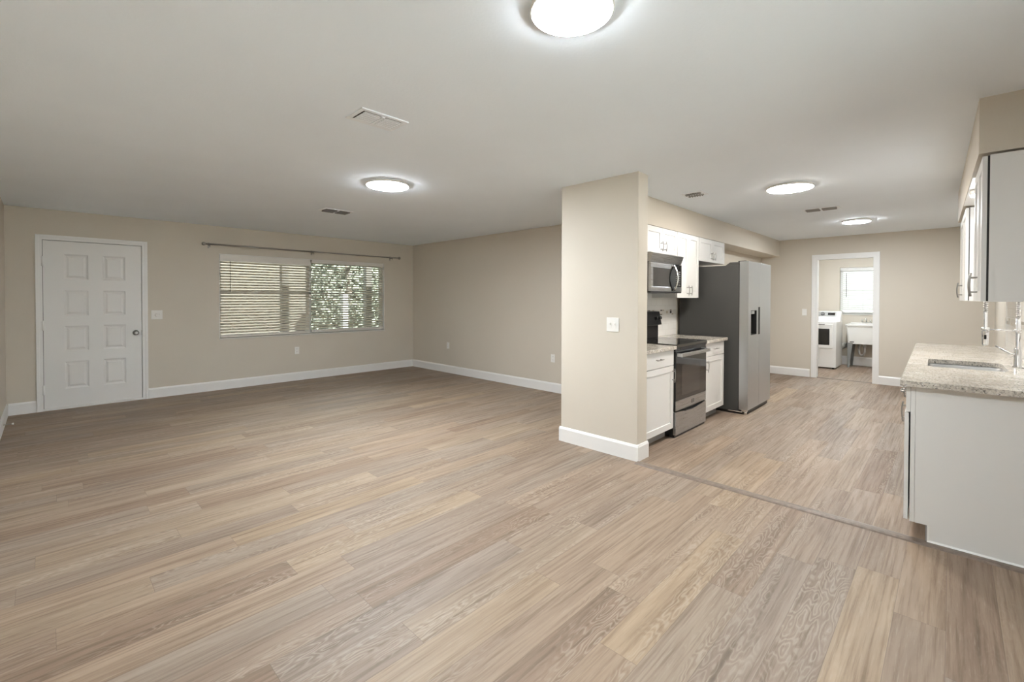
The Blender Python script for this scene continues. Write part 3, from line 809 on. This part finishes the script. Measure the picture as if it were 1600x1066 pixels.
# oven door handle: a broad flat bar on two ends
b = BM()
box(b, RX0 + 0.022, RX1 - 0.022, RYF - 0.055, RYF - 0.038, 0.800, 0.838, 0.006)
for x in (RX0 + 0.022, RX1 - 0.050): box(b, x, x + 0.028, RYF - 0.050, RYF + 0.002, 0.802, 0.836, 0.004)
sub('handle', b, M['steelh'], od, rg)
b = BM(); box(b, RX0, RX1, RYF + 0.006, 2.02, 0.853, 0.893, 0.002); box(b, RX0 + 0.10, RX1 - 0.10, RYF + 0.003, RYF + 0.01, 0.866, 0.878)
W('vent_trim', b, M['black'], rg)
b = BM(); box(b, RX0 - 0.002, RX1 + 0.002, RYF - 0.006, 2.50, 0.893, 0.922, 0.005); ck = W('cooktop', b, M['blackglass'], rg)
for (x, y, rr) in ((4.48, 2.08, 0.085), (4.87, 2.08, 0.105), (4.48, 2.35, 0.100), (4.87, 2.35, 0.080)):
    b = BM(); lathe(b, [(rr - 0.003, 0.0), (rr - 0.003, 0.0004), (rr, 0.0004), (rr, 0.0)], (x, y, 0.9219), 2, 40); sub('burner_ring', b, M['slot'], ck, rg)
b = BM(); prism(b, [(2.50, 0.90), (2.50, 1.06), (2.455, 1.07), (2.485, 1.222), (2.555, 1.225), (2.555, 0.90)], 0, RX0, RX1); bgp = W('backguard', b, M['black'], rg)
tv = Vector((0, 0.030, 0.152)).normalized(); nv = Vector((0, -0.152, 0.030)).normalized()
for x in (4.37, 4.45, 4.93, 5.01):
    c = Vector((x, 2.470, 1.145))
    b = BM(); tube(b, [c - nv * 0.002, c + nv * 0.006], 0.026, 20); tube(b, [c + nv * 0.006, c + nv * 0.032], [0.021, 0.018], 20)
    q = c + nv * 0.033
    tube(b, [q - tv * 0.017, q + tv * 0.017], 0.004, 8); sub('knob', b, M['black'], bgp, rg)
b = BM()
for k in range(1):
    c0 = Vector((4.57, 2.4635, 1.105)); c1 = c0 + tv * 0.085
    vs = [b.verts.new(p_) for p_ in (c0 + nv * 0.0015, c0 + Vector((0.24, 0, 0)) + nv * 0.0015, c1 + Vector((0.24, 0, 0)) + nv * 0.0015, c1 + nv * 0.0015)]
    f = b.faces.new(vs); e = bmesh.ops.extrude_face_region(b, geom=[f]); bmesh.ops.translate(b, verts=[v for v in e['geom'] if isinstance(v, bmesh.types.BMVert)], vec=-nv * 0.002)
sub('clock_display', b, M['mwglass'], bgp, rg)

# ------------------------------------------------------------------ microwave
mwv = thing('microwave', 'stainless over the range microwave with curved handle', 'microwave', (4.67, 2.40, 1.437))
MX0, MX1, MYF = 4.294, 5.030, 2.205
b = BM(); box(b, MX0, MX1, MYF + 0.03, KY - 0.012, 1.445, 1.853, 0.002); W('body', b, M['black'], mwv)
b = BM(); box(b, MX0, MX1, MYF + 0.004, KY - 0.02, 1.436, 1.450, 0.002); W('bottom_panel', b, M['black'], mwv)
b = BM(); prism(b, [(MYF + 0.010, 1.757), (MYF - 0.022, 1.842), (MYF + 0.005, 1.853), (MYF + 0.06, 1.853), (MYF + 0.06, 1.757)], 0, MX0, MX1); W('vent_grille', b, M['steelh'], mwv)
b = BM()
DXR = 4.815
box(b, MX0, DXR, MYF, MYF + 0.028, 1.698, 1.752, 0.003); box(b, MX0, DXR, MYF, MYF + 0.028, 1.452, 1.500, 0.003); box(b, MX0, MX0 + 0.050, MYF, MYF + 0.028, 1.500, 1.698, 0.002)
dr = W('door', b, M['steelh'], mwv)
b = BM(); box(b, MX0 + 0.049, DXR, MYF + 0.003, MYF + 0.026, 1.499, 1.699); sub('door_window', b, M['mwglass'], dr, mwv)
b = BM(); n = 14
L_ = [(4.770 - 0.050 * math.cos((k / n - 0.5) * PI), 1.455 + 0.285 * k / n) for k in range(n + 1)]
prism(b, L_ + [(4.835, 1.74), (4.835, 1.455)], 1, MYF - 0.001, MYF + 0.01); sub('handle_reflection', b, M['blackglass'], dr, mwv)  # black plate shaped like the curved dark reflection beside the handle
b = BM(); tube(b, [(4.815, MYF - 0.012 - 0.038 * math.cos((k / n - 0.5) * PI), 1.463 + 0.268 * k / n) for k in range(n + 1)], 0.011, 12)
tube(b, [(4.815, MYF + 0.004, 1.468), (4.815, MYF - 0.016, 1.464)], 0.011, 10); tube(b, [(4.815, MYF + 0.004, 1.726), (4.815, MYF - 0.016, 1.730)], 0.011, 10)
sub('handle', b, M['chrome'], dr, mwv)
b = BM(); box(b, DXR + 0.002, MX1, MYF + 0.002, MYF + 0.03, 1.500, 1.752, 0.002); cp = W('control_panel', b, M['blackglass'], mwv)
b = BM()
for i in range(3):
    for j in range(7):
        box(b, 4.880 + i * 0.042, 4.908 + i * 0.042, MYF + 0.0008, MYF + 0.003, 1.520 + j * 0.024, 1.534 + j * 0.024)
sub('keypad', b, M['slot'], cp, mwv)
b = BM(); box(b, DXR + 0.002, MX1, MYF + 0.001, MYF + 0.03, 1.452, 1.499, 0.002); W('lower_trim', b, M['steelh'], mwv)

# ------------------------------------------------------------------ refrigerator
fr = thing('refrigerator', 'side by side stainless refrigerator with dark grey sides', 'refrigerator', (6.198, 2.15, 0))
FX0, FX1, FY = 5.745, 6.652, 1.716
b = BM(); box(b, FX0, FX1, 1.822, 2.545, 0.030, 1.775, 0.004); W('case', b, M['fridge_side'], fr)
b = BM(); box(b, FX0 + 0.012, FX1 - 0.012, FY + 0.03, 2.5, 0.0, 0.045); W('kick_grille', b, M['black'], fr)
DSX = 6.160
dz0, dz1 = 0.055, 1.818
px0, px1, pz0, pz1 = 5.842, 6.066, 0.940, 1.236
b = BM()
for x0, x1, z0, z1 in ((FX0 + 0.001, px0, dz0, dz1), (px1, DSX, dz0, dz1), (px0, px1, dz0, pz0), (px0, px1, pz1, dz1)):
    box(b, x0, x1, FY, 1.815, z0, z1)
bmesh.ops.remove_doubles(b, verts=b.verts, dist=1e-5)
fd = W('freezer_door', b, M['steel'], fr)
b = BM()
shellf = []
box(b, px0 + 0.0005, px1 - 0.0005, FY + 0.070, FY + 0.074, pz0, pz1)
box(b, px0, px0 + 0.004, FY + 0.002, FY + 0.072, pz0, pz1); box(b, px1 - 0.004, px1, FY + 0.002, FY + 0.072, pz0, pz1)
box(b, px0, px1, FY + 0.002, FY + 0.072, pz0, pz0 + 0.006); box(b, px0, px1, FY + 0.002, FY + 0.072, pz1 - 0.006, pz1)
dp = sub('dispenser', b, M['black'], fd, fr)
b = BM(); box(b, px0 + 0.050, px1 - 0.070, FY + 0.004, FY + 0.060, pz1 - 0.045, pz1 - 0.004, 0.006); finish('dispenser_spout', b, M['steel'], fd, fr.location)
b = BM(); box(b, DSX - 0.034, DSX - 0.0005, FY - 0.0015, FY + 0.01, 0.935, 1.273, 0.001); finish('handle', b, M['gap'], fd, fr.location)
b = BM(); box(b, DSX + 0.006, FX1 - 0.001, FY, 1.815, dz0, dz1, 0.004); fd2 = W('fresh_food_door', b, M['steel'], fr)
b = BM(); box(b, DSX + 0.0065, DSX + 0.030, FY - 0.0015, FY + 0.01, 0.935, 1.273, 0.001); sub('handle', b, M['gap'], fd2, fr)
b = BM(); box(b, FX0 + 0.004, FX1 - 0.004, 1.813, 1.824, dz0 + 0.01, 1.77); W('gasket', b, M['black'], fr)
for x in (FX0 + 0.012, FX1 - 0.082):
    b = BM(); prism(b, [(1.83, 1.774), (1.83, 1.812), (1.93, 1.812), (1.985, 1.774)], 0, x, x + 0.070); box(b, x + 0.010, x + 0.060, 1.755, 1.84, 1.800, 1.826, 0.003); W('hinge_cover', b, M['fridge_side'], fr)
b = BM(); box(b, FX0 + 0.004, FX0 + 0.040, FY + 0.010, FY + 0.070, 0.034, 0.058, 0.004); tube(b, [(FX0 + 0.020, FY + 0.030, 0.0), (FX0 + 0.020, FY + 0.030, 0.05)], 0.016, 16); box(b, FX0 - 0.001, FX0 + 0.012, FY + 0.06, FY + 0.22, 0.022, 0.034, 0.003)
W('front_foot', b, M['chrome'], fr)

# ------------------------------------------------------------------ sink run (turned by RA; local x along run, cabinet fronts at +Y, so cabinets are built turned by 180 degrees)
def rloc(x, y, z=0.0): return tuple(RW(x, y, z))
RZ = RA + PI
base_cabinet(rloc(0.575, 0.0), RZ, 0.575, 'white base cabinet at the open end of the sink counter', 'L', ajar=0.006)
base_cabinet(rloc(1.560, 0.0), RZ, 0.980, 'white two door base cabinet under the kitchen sink', 'R', 2, 0, hollow=True)
base_cabinet(rloc(2.985, 0.0), RZ, 1.420, 'white two door base cabinet at the far end of the sink counter', 'R', 2, 1)
# grey white end panel facing the room
t_ = thing('end_panel', 'plain white cabinet end panel with toe notch under the granite counter', 'cabinet panel', rloc(0, 0), RA)
b = BM(); prism(b, [(-0.022, 0.100), (-0.022, 0.876), (-0.604, 0.876), (-0.604, 0.0), (-0.075, 0.0), (-0.075, 0.100)], 0, -0.006, -0.0005); finish('panel', b, M['cabinet'], t_)
b = BM(); box(b, -0.006, -0.0005, -0.0205, 0.0, 0.100, 0.876, 0.001); finish('face_edge', b, M['cabinet'], t_)
b = BM(); prism(b, [(-0.0065, 0.0), (-0.017, 0.0), (-0.015, 0.010), (-0.0065, 0.018)], 1, -0.604, -0.075); box(b, -0.0095, -0.006, -0.085, -0.075, 0.0, 0.098); finish('shoe_moulding', b, M['trim'], t_)

# wall cabinets of the sink run
UF = -0.300
wall_cabinet(rloc(0.640, UF), RZ, 0.635, 1.358, 2.130, 'nearest white wall cabinet at the right edge under the soffit', 2, 0.135, 0.304, ajar=0.007)
wall_cabinet(rloc(2.960, UF), RZ, 1.100, 1.358, 2.130, 'far white wall cabinet beyond the sink light', 2, 0.135, 0.304, ajar=0.004)

# granite countertops: near slab with sink cut-out, far slab
def rrect(x0, x1, y0, y1, rr, n=6):
    out = []
    for cx, cy, a0 in ((x1 - rr, y1 - rr, 0), (x0 + rr, y1 - rr, 90), (x0 + rr, y0 + rr, 180), (x1 - rr, y0 + rr, 270)):
        for k in range(n + 1):
            a_ = math.radians(a0 + 90 * k / n); out.append((cx + rr * math.cos(a_), cy + rr * math.sin(a_)))
    return out
SK = (0.800, 1.345, -0.448, -0.062)
def slab_mesh(outer, hole, z0, z1):
    b = BM(); es = []
    for loop in ([outer, hole] if hole else [outer]):
        vs = [b.verts.new((x, y, z1)) for x, y in loop]
        es += [b.edges.new((vs[i], vs[(i + 1) % len(vs)])) for i in range(len(vs))]
    res = bmesh.ops.triangle_fill(b, use_beauty=True, edges=es)
    fs = [f for f in b.faces]
    e = bmesh.ops.extrude_face_region(b, geom=fs)
    bmesh.ops.translate(b, verts=[v for v in e['geom'] if isinstance(v, bmesh.types.BMVert)], vec=(0, 0, z0 - z1))
    bmesh.ops.recalc_face_normals(b, faces=b.faces)
    return b
t_ = thing('countertop', 'speckled granite countertop with the sink cut into it', 'countertop', rloc(0, 0, 0.877), RA)
b = slab_mesh([(-0.045, -0.604), (1.570, -0.604), (1.570, 0.046), (-0.045, 0.046)], rrect(*SK, 0.045), 0.0, 0.031); finish('slab', b, M['granite'], t_)
t_ = thing('countertop', 'plain speckled granite countertop slab beyond the sink', 'countertop', rloc(1.572, 0, 0.877), RA)
b = slab_mesh([(0.0, -0.604), (1.420, -0.604), (1.420, 0.046), (0.0, 0.046)], None, 0.0, 0.031); finish('slab', b, M['granite'], t_)
# undermount sink
t_ = thing('kitchen_sink', 'stainless undermount sink set into the granite counter', 'sink', rloc(0, 0, 0.877), RA)
b = BM(); loops = []
for (g, z, rr) in ((0.012, 0.0, 0.05), (0.004, -0.001, 0.045), (-0.002, -0.012, 0.045), (-0.006, -0.150, 0.045), (-0.030, -0.178, 0.05), (-0.10, -0.184, 0.05)):
    loops.append([b.verts.new((x, y, z)) for x, y in rrect(SK[0] - g, SK[1] + g, SK[2] - g, SK[3] + g, rr)])
for i in range(len(loops) - 1):
    m_ = len(loops[i])
    for k in range(m_):
        f = b.faces.new((loops[i][k], loops[i][(k + 1) % m_], loops[i + 1][(k + 1) % m_], loops[i + 1][k])); f.smooth = True
b.faces.new(loops[-1])
finish('basin', b, M['sinksteel'], t_)
b = BM(); lathe(b, [(0.045, -0.1835), (0.045, -0.181), (0.034, -0.1805), (0.030, -0.186)], ((SK[0] + SK[1]) / 2, (SK[2] + SK[3]) / 2, 0), 2, 28); finish('drain', b, M['chrome'], t_)

# spring pull-down faucet: base near the wall, spout reaching over the sink
t_ = thing('kitchen_faucet', 'chrome pull-down kitchen faucet with coiled spring behind the sink', 'faucet', rloc(1.140, -0.510, 0.908), RA)
b = BM(); lathe(b, [(0.027, 0.0), (0.027, 0.006), (0.020, 0.010), (0.020, 0.125), (0.017, 0.130), (0.013, 0.135), (0.011, 0.340)], (0, 0, 0), 2, 24); finish('post', b, M['chrome'], t_)
b = BM(); tube(b, [(0, 0, 0.085), (0, 0.030, 0.090), (0, 0.105, 0.140)], [0.013, 0.008, 0.006], 10); finish('lever', b, M['chrome'], t_)
R_ = 0.0775
arc = [Vector((0, 0, 0.335 + 0.17 * k / 10)) for k in range(11)]
arc += [Vector((0, R_ - R_ * math.cos(PI * k / 24), 0.505 + R_ * math.sin(PI * k / 24))) for k in range(1, 25)]
arc += [Vector((0, 2 * R_, 0.505 - 0.135 * k / 8)) for k in range(1, 9)]
b = BM(); tube(b, arc, 0.006, 8); finish('hose', b, M['nickel'], t_)
# helix about the arc
ln = [0.0]
for i in range(1, len(arc)): ln.append(ln[-1] + (arc[i] - arc[i - 1]).length)
def at(s):
    for i in range(1, len(arc)):
        if s <= ln[i] + 1e-9:
            u = (s - ln[i - 1]) / (ln[i] - ln[i - 1]); d_ = (arc[i] - arc[i - 1]).normalized()
            return arc[i - 1].lerp(arc[i], u), d_
    return arc[-1], (arc[-1] - arc[-2]).normalized()
hp = []; turns = 40; steps = turns * 10
for k in range(steps + 1):
    p_, d_ = at(ln[-1] * k / steps); nx = Vector((1, 0, 0)); bn = d_.cross(nx); an = 2 * PI * turns * k / steps
    hp.append(p_ + (nx * math.cos(an) + bn * math.sin(an)) * 0.0125)
b = BM(); tube(b, hp, 0.0022, 5); finish('spring_coil', b, M['chrome'], t_)
b = BM(); lathe(b, [(0.009, 0.375), (0.011, 0.370), (0.011, 0.262), (0.017, 0.255), (0.019, 0.235), (0.017, 0.150), (0.014, 0.140)], (0, 2 * R_, 0), 2, 22); hd = finish('spray_head', b, M['chrome'], t_)
b = BM(); box(b, -0.020, -0.015, 2 * R_ - 0.006, 2 * R_ + 0.006, 0.185, 0.215, 0.002); finish('spray_button', b, M['black'], hd)
b = BM(); tube(b, [(0, 0.0, 0.250), (0, 2 * R_, 0.253)], 0.0055, 8); tube(b, [(0, 2 * R_, 0.243), (0, 2 * R_, 0.268)], 0.021, 18); tube(b, [(0, 0, 0.238), (0, 0, 0.262)], 0.016, 16); finish('holder_arm', b, M['chrome'], t_)

# sink side backsplash
bs = thing('wall_backsplash_sink', 'white tile backsplash with mosaic band behind the sink', 'backsplash', rloc(0, -0.605, 0.908), RA, kind='structure')
b = BM(); box(b, 0.005, 3.0, 0.0005, 0.009, 0.0, 0.232); box(b, 0.005, 3.0, 0.0005, 0.009, 0.290, 0.448); box(b, 0.650, 1.855, 0.0005, 0.009, 0.448, 1.20); finish('tiles', b, M['tile'], bs)
b = BM(); box(b, 0.005, 3.0, 0.0005, 0.010, 0.232, 0.290); finish('mosaic_band', b, M['mosaic'], bs)

# ------------------------------------------------------------------ laundry room
dy = thing('clothes_dryer', 'white front loading dryer with square dark window and rear console', 'dryer', (11.08, 1.96, 0))
AX0, AX1, AY0, AY1 = 10.725, 11.440, 1.620, 2.305
b = BM(); box(b, AX0, AX1, AY0, AY1, 0.025, 0.930, 0.012, 3); W('body', b, M['appl'], dy)
for x in (AX0 + 0.05, AX1 - 0.05):
    for y in (AY0 + 0.05, AY1 - 0.05):
        b = BM(); tube(b, [(x, y, 0), (x, y, 0.03)], 0.02, 12); W('foot', b, M['black'], dy)
b = BM(); box(b, AX0 - 0.022, AX0 + 0.004, 1.668, 2.258, 0.400, 0.885, 0.020, 4); dd = W('door', b, M['appl'], dy)
b = BM(); box(b, AX0 - 0.0245, AX0 - 0.015, 1.722, 2.200, 0.470, 0.790, 0.004); sub('door_window', b, M['blackglass'], dd, dy)
b = BM(); box(b, AX0 - 0.026, AX0 - 0.01, 1.80, 2.12, 0.865, 0.880, 0.004); sub('door_grip', b, M['slot'], dd, dy)
b = BM(); vs_ = prism(b, [(11.175, 0.925), (11.215, 1.010), (11.300, 1.118), (11.400, 1.125), (11.440, 1.09), (11.440, 0.925)], 1, AY0 + 0.004, AY1 - 0.004)
bmesh.ops.bevel(b, geom=list(b.edges), offset=0.008, segments=2, affect='EDGES'); cs = W('console', b, M['appl'], dy)
tv = Vector((0.085, 0, 0.108)).normalized(); nv = Vector((-0.108, 0, 0.085)).normalized()
def on_console(y0, y1, s0, s1, h):
    c = Vector((11.215, 0, 1.010)); b = BM()
    q = [c + tv * s + nv * e + Vector((0, y, 0)) for e in (-0.002, h) for (s, y) in ((s0, y0), (s0, y1), (s1, y1), (s1, y0))]
    v = [b.verts.new(p_) for p_ in q]
    for f in ((0, 1, 2, 3), (7, 6, 5, 4), (0, 4, 5, 1), (1, 5, 6, 2), (2, 6, 7, 3), (3, 7, 4, 0)): b.faces.new([v[i] for i in f])
    bmesh.ops.recalc_face_normals(b, faces=b.faces)
    return b
sub('control_strip', on_console(AY0 + 0.070, AY1 - 0.03, 0.008, 0.128, 0.003), M['console'], cs, dy)
sub('display', on_console(1.720, 1.840, 0.040, 0.100, 0.005), M['blackglass'], cs, dy)
c = Vector((11.215, 1.930, 1.010)) + tv * 0.068
b = BM(); tube(b, [c, c + nv * 0.030], [0.038, 0.032], 24); sub('dial', b, M['slot'], cs, dy)

us = thing('utility_sink', 'white plastic utility sink on grey tapered legs', 'sink', (11.45, 1.26, 0))
UX0, UX1, UY0, UY1 = 11.205, 11.690, 0.975, 1.535
b = BM(); loops = []
prof = [(-0.030, 0.480), (0.0, 0.835), (0.012, 0.840), (0.014, 0.868), (-0.004, 0.872), (-0.022, 0.865), (-0.030, 0.84), (-0.055, 0.53)]
for g, z in prof:
    loops.append([b.verts.new((x, y, z)) for x, y in rrect(UX0 - g, UX1 + min(g, 0.02), UY0 - g, UY1 + g, 0.045)])
for i in range(len(loops) - 1):
    m_ = len(loops[i])
    for k in range(m_): b.faces.new((loops[i][k], loops[i][(k + 1) % m_], loops[i + 1][(k + 1) % m_], loops[i + 1][k]))
b.faces.new(loops[-1]); b.faces.new(loops[0][::-1]); bmesh.ops.recalc_face_normals(b, faces=b.faces)
box(b, 11.600, 11.692, UY0 + 0.03, UY1 - 0.03, 0.835, 0.895, 0.006)
tubp = W('basin', b, M['tub'], us)
b = BM(); box(b, UX0 + 0.020, UX0 + 0.027, UY1 - 0.135, UY1 - 0.065, 0.512, 0.526); sub('badge', b, M['black'], tubp, us)
def leg(xa, ya, sx, sy):
    b = BM()
    for (ax, w0, w1) in ((0, 0.085, 0.030), (1, 0.085, 0.030)):
        if ax == 1: pts = [(ya, 0.50), (ya - sy * w0, 0.50), (ya - sy * (w1 + 0.006), 0.0), (ya - sy * 0.006, 0.0)]; prism(b, pts, 0, xa, xa + 0.003 * sx)
        else: pts = [(xa, 0.50), (xa + sx * w0, 0.50), (xa + sx * (w1 + 0.006), 0.0), (xa + sx * 0.006, 0.0)]; prism(b, pts, 1, ya - 0.003 * sy, ya)
    return b
for xa, sx in ((UX0 + 0.026, 1), (UX1 - 0.040, -1)):
    for ya, sy in ((UY1 - 0.028, 1), (UY0 + 0.028, -1)):
        W('leg', leg(xa, ya, sx, sy), M['leg'], us)
cx, cy = 11.47, 1.255
b = BM(); tube(b, [(cx, cy, 0.50), (cx, cy, 0.40)], 0.028, 16); tube(b, [(cx, cy, 0.44), (cx, cy, 0.30), (cx + 0.01, cy + 0.02, 0.25), (cx + 0.03, cy + 0.05, 0.235), (cx + 0.05, cy + 0.085, 0.26), (cx + 0.06, cy + 0.10, 0.34), (cx + 0.10, cy + 0.10, 0.42), (LX - 0.002, cy + 0.10, 0.43)], 0.019, 12)
W('drain_trap', b, M['duct'], us)
b = BM(); fx, fy = 11.645, 1.250
box(b, fx - 0.022, fx + 0.022, fy - 0.085, fy + 0.085, 0.893, 0.912, 0.006)
tube(b, [(fx, fy, 0.91), (fx, fy, 0.965), (fx - 0.05, fy, 0.985), (fx - 0.13, fy, 0.975), (fx - 0.14, fy, 0.955)], 0.011, 12)
for s in (-0.065, 0.065): tube(b, [(fx, fy + s, 0.91), (fx, fy + s, 0.945), (fx, fy + s, 0.957)], [0.013, 0.017, 0.012], 14)
W('faucet', b, M['chrome'], us)

t_ = thing('dryer_duct', 'ribbed foil exhaust duct low between dryer and utility sink', 'duct', (11.50, 1.60, 0.36))
pts = []; rads = []
path = [Vector(p_) for p_ in ((11.500, 1.86, 0.16), (11.520, 1.80, 0.20), (11.560, 1.73, 0.30), (11.590, 1.67, 0.37), (11.625, 1.63, 0.40), (11.665, 1.61, 0.41), (LX - 0.001, 1.60, 0.41))]
for i in range(len(path) - 1):
    for k in range(8):
        pts.append(path[i].lerp(path[i + 1], k / 8)); rads.append(0.050 + (0.004 if k % 2 else 0))
pts.append(path[-1]); rads.append(0.050)
b = BM(); tube(b, pts, rads, 16); finish('hose', b, M['duct'], t_, t_.location)

# ------------------------------------------------------------------ outdoors beyond the windows
b = BM(); prism(b, [(-2.95, 2.60), (8.7, 2.60), (2.9, 4.9)], 0, -0.9, 11.87); struct('roof', b, M['roof'], 'unseen grey shingled roof added to shade the front yard', 'roof')  # out of view, added to lengthen the house's shadow over the yard
b = BM(); box(b, -8, 12, -14, -2.36, -0.14, -0.04); struct('ground_patio', b, M['patio'], 'unseen pale concrete patio added to bounce sunlight indoors', 'patio')  # out of view, added as a sunlit bounce surface for the room
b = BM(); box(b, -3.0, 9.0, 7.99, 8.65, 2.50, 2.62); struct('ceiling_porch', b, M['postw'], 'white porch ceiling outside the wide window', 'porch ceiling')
b = BM(); box(b, -20, 40, 8.1, 40, -0.25, -0.15); struct('lawn', b, M['lawn'], 'green lawn outside the wide window', 'lawn')
b = BM(); box(b, 12.0, 30, -12, 8.1, -0.25, -0.15); struct('lawn_side', b, M['lawn'], 'green lawn outside the laundry window', 'lawn')
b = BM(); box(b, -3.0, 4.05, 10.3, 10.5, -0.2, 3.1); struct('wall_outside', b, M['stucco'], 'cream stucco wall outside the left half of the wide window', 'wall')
def post(x, y, w, z1, m, label, cat='post'):
    t2 = thing('porch_post', label, cat, (x, y, -0.15))
    b = BM(); box(b, -w / 2, w / 2, -w / 2, w / 2, 0.0, z1, 0.004); finish('shaft', b, m, t2)
    b = BM(); box(b, -w / 2 - 0.02, w / 2 + 0.02, -w / 2 - 0.02, w / 2 + 0.02, 0.0, 0.06, 0.004); finish('base', b, m, t2)
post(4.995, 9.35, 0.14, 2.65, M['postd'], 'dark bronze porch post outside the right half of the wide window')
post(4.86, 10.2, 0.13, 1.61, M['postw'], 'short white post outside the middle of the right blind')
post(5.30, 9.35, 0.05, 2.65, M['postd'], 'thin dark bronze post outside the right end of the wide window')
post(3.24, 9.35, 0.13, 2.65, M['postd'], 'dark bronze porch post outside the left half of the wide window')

def tree(x, y, h, rad, label, seed):
    rng = random.Random(seed)
    t2 = thing('tree', label, 'tree', (x, y, -0.15), group='trees outside')
    b = BM(); tube(b, [(0, 0, 0), (0.05, 0.02, h * 0.3), (-0.03, 0.0, h * 0.7)], [0.16, 0.12, 0.06], 10); finish('trunk', b, M['bark'], t2)
    b = BM()
    for k in range(5000):
        u = rng.random() * 2 * PI; ph = math.acos(2 * rng.random() - 1); q = rad * (0.55 + 0.5 * rng.random())
        c = Vector((q * math.sin(ph) * math.cos(u), q * math.sin(ph) * math.sin(u), h * 0.55 + q * 1.05 * math.cos(ph)))
        if c.z < 0.25: continue
        s = 0.05 + 0.07 * rng.random(); d1 = Vector((rng.uniform(-1, 1), rng.uniform(-1, 1), rng.uniform(-1, 1))).normalized(); d2 = d1.orthogonal().normalized()
        vs = [b.verts.new(c + d1 * s), b.verts.new(c + d2 * s * 0.5), b.verts.new(c - d1 * s), b.verts.new(c - d2 * s * 0.5)]
        b.faces.new(vs)
    finish('foliage', b, M['leaf'], t2)
b = BM(); box(b, 4.0, 30.0, 20.7, 21.2, -0.15, 6.3)
rng = random.Random(21)
for k in range(9000):
    c = Vector((rng.uniform(4.2, 30.0), 20.0 + rng.uniform(-0.5, 0.5), rng.uniform(-0.1, 6.5)))
    s_ = 0.16 + 0.14 * rng.random(); d1 = Vector((rng.uniform(-1, 1), rng.uniform(-0.6, 0.6), rng.uniform(-1, 1))).normalized(); d2 = d1.orthogonal().normalized()
    vs = [b.verts.new(c + d1 * s_), b.verts.new(c + d2 * s_ * 0.6), b.verts.new(c - d1 * s_), b.verts.new(c - d2 * s_ * 0.6)]
    b.faces.new(vs)
tag(finish('hedge', b, M['leaf']), 'tall green hedge at the back of the front lawn', 'hedge', kind='stuff')
tree(6.3, 13.0, 4.2, 1.9, 'leafy green tree outside the right half of the wide window', 3)
tree(11.4, 15.5, 5.0, 2.3, 'leafy green tree further out at the right of the wide window', 5)
tree(15.2, 16.6, 4.6, 1.6, 'leafy green tree farthest from the wide window', 8)
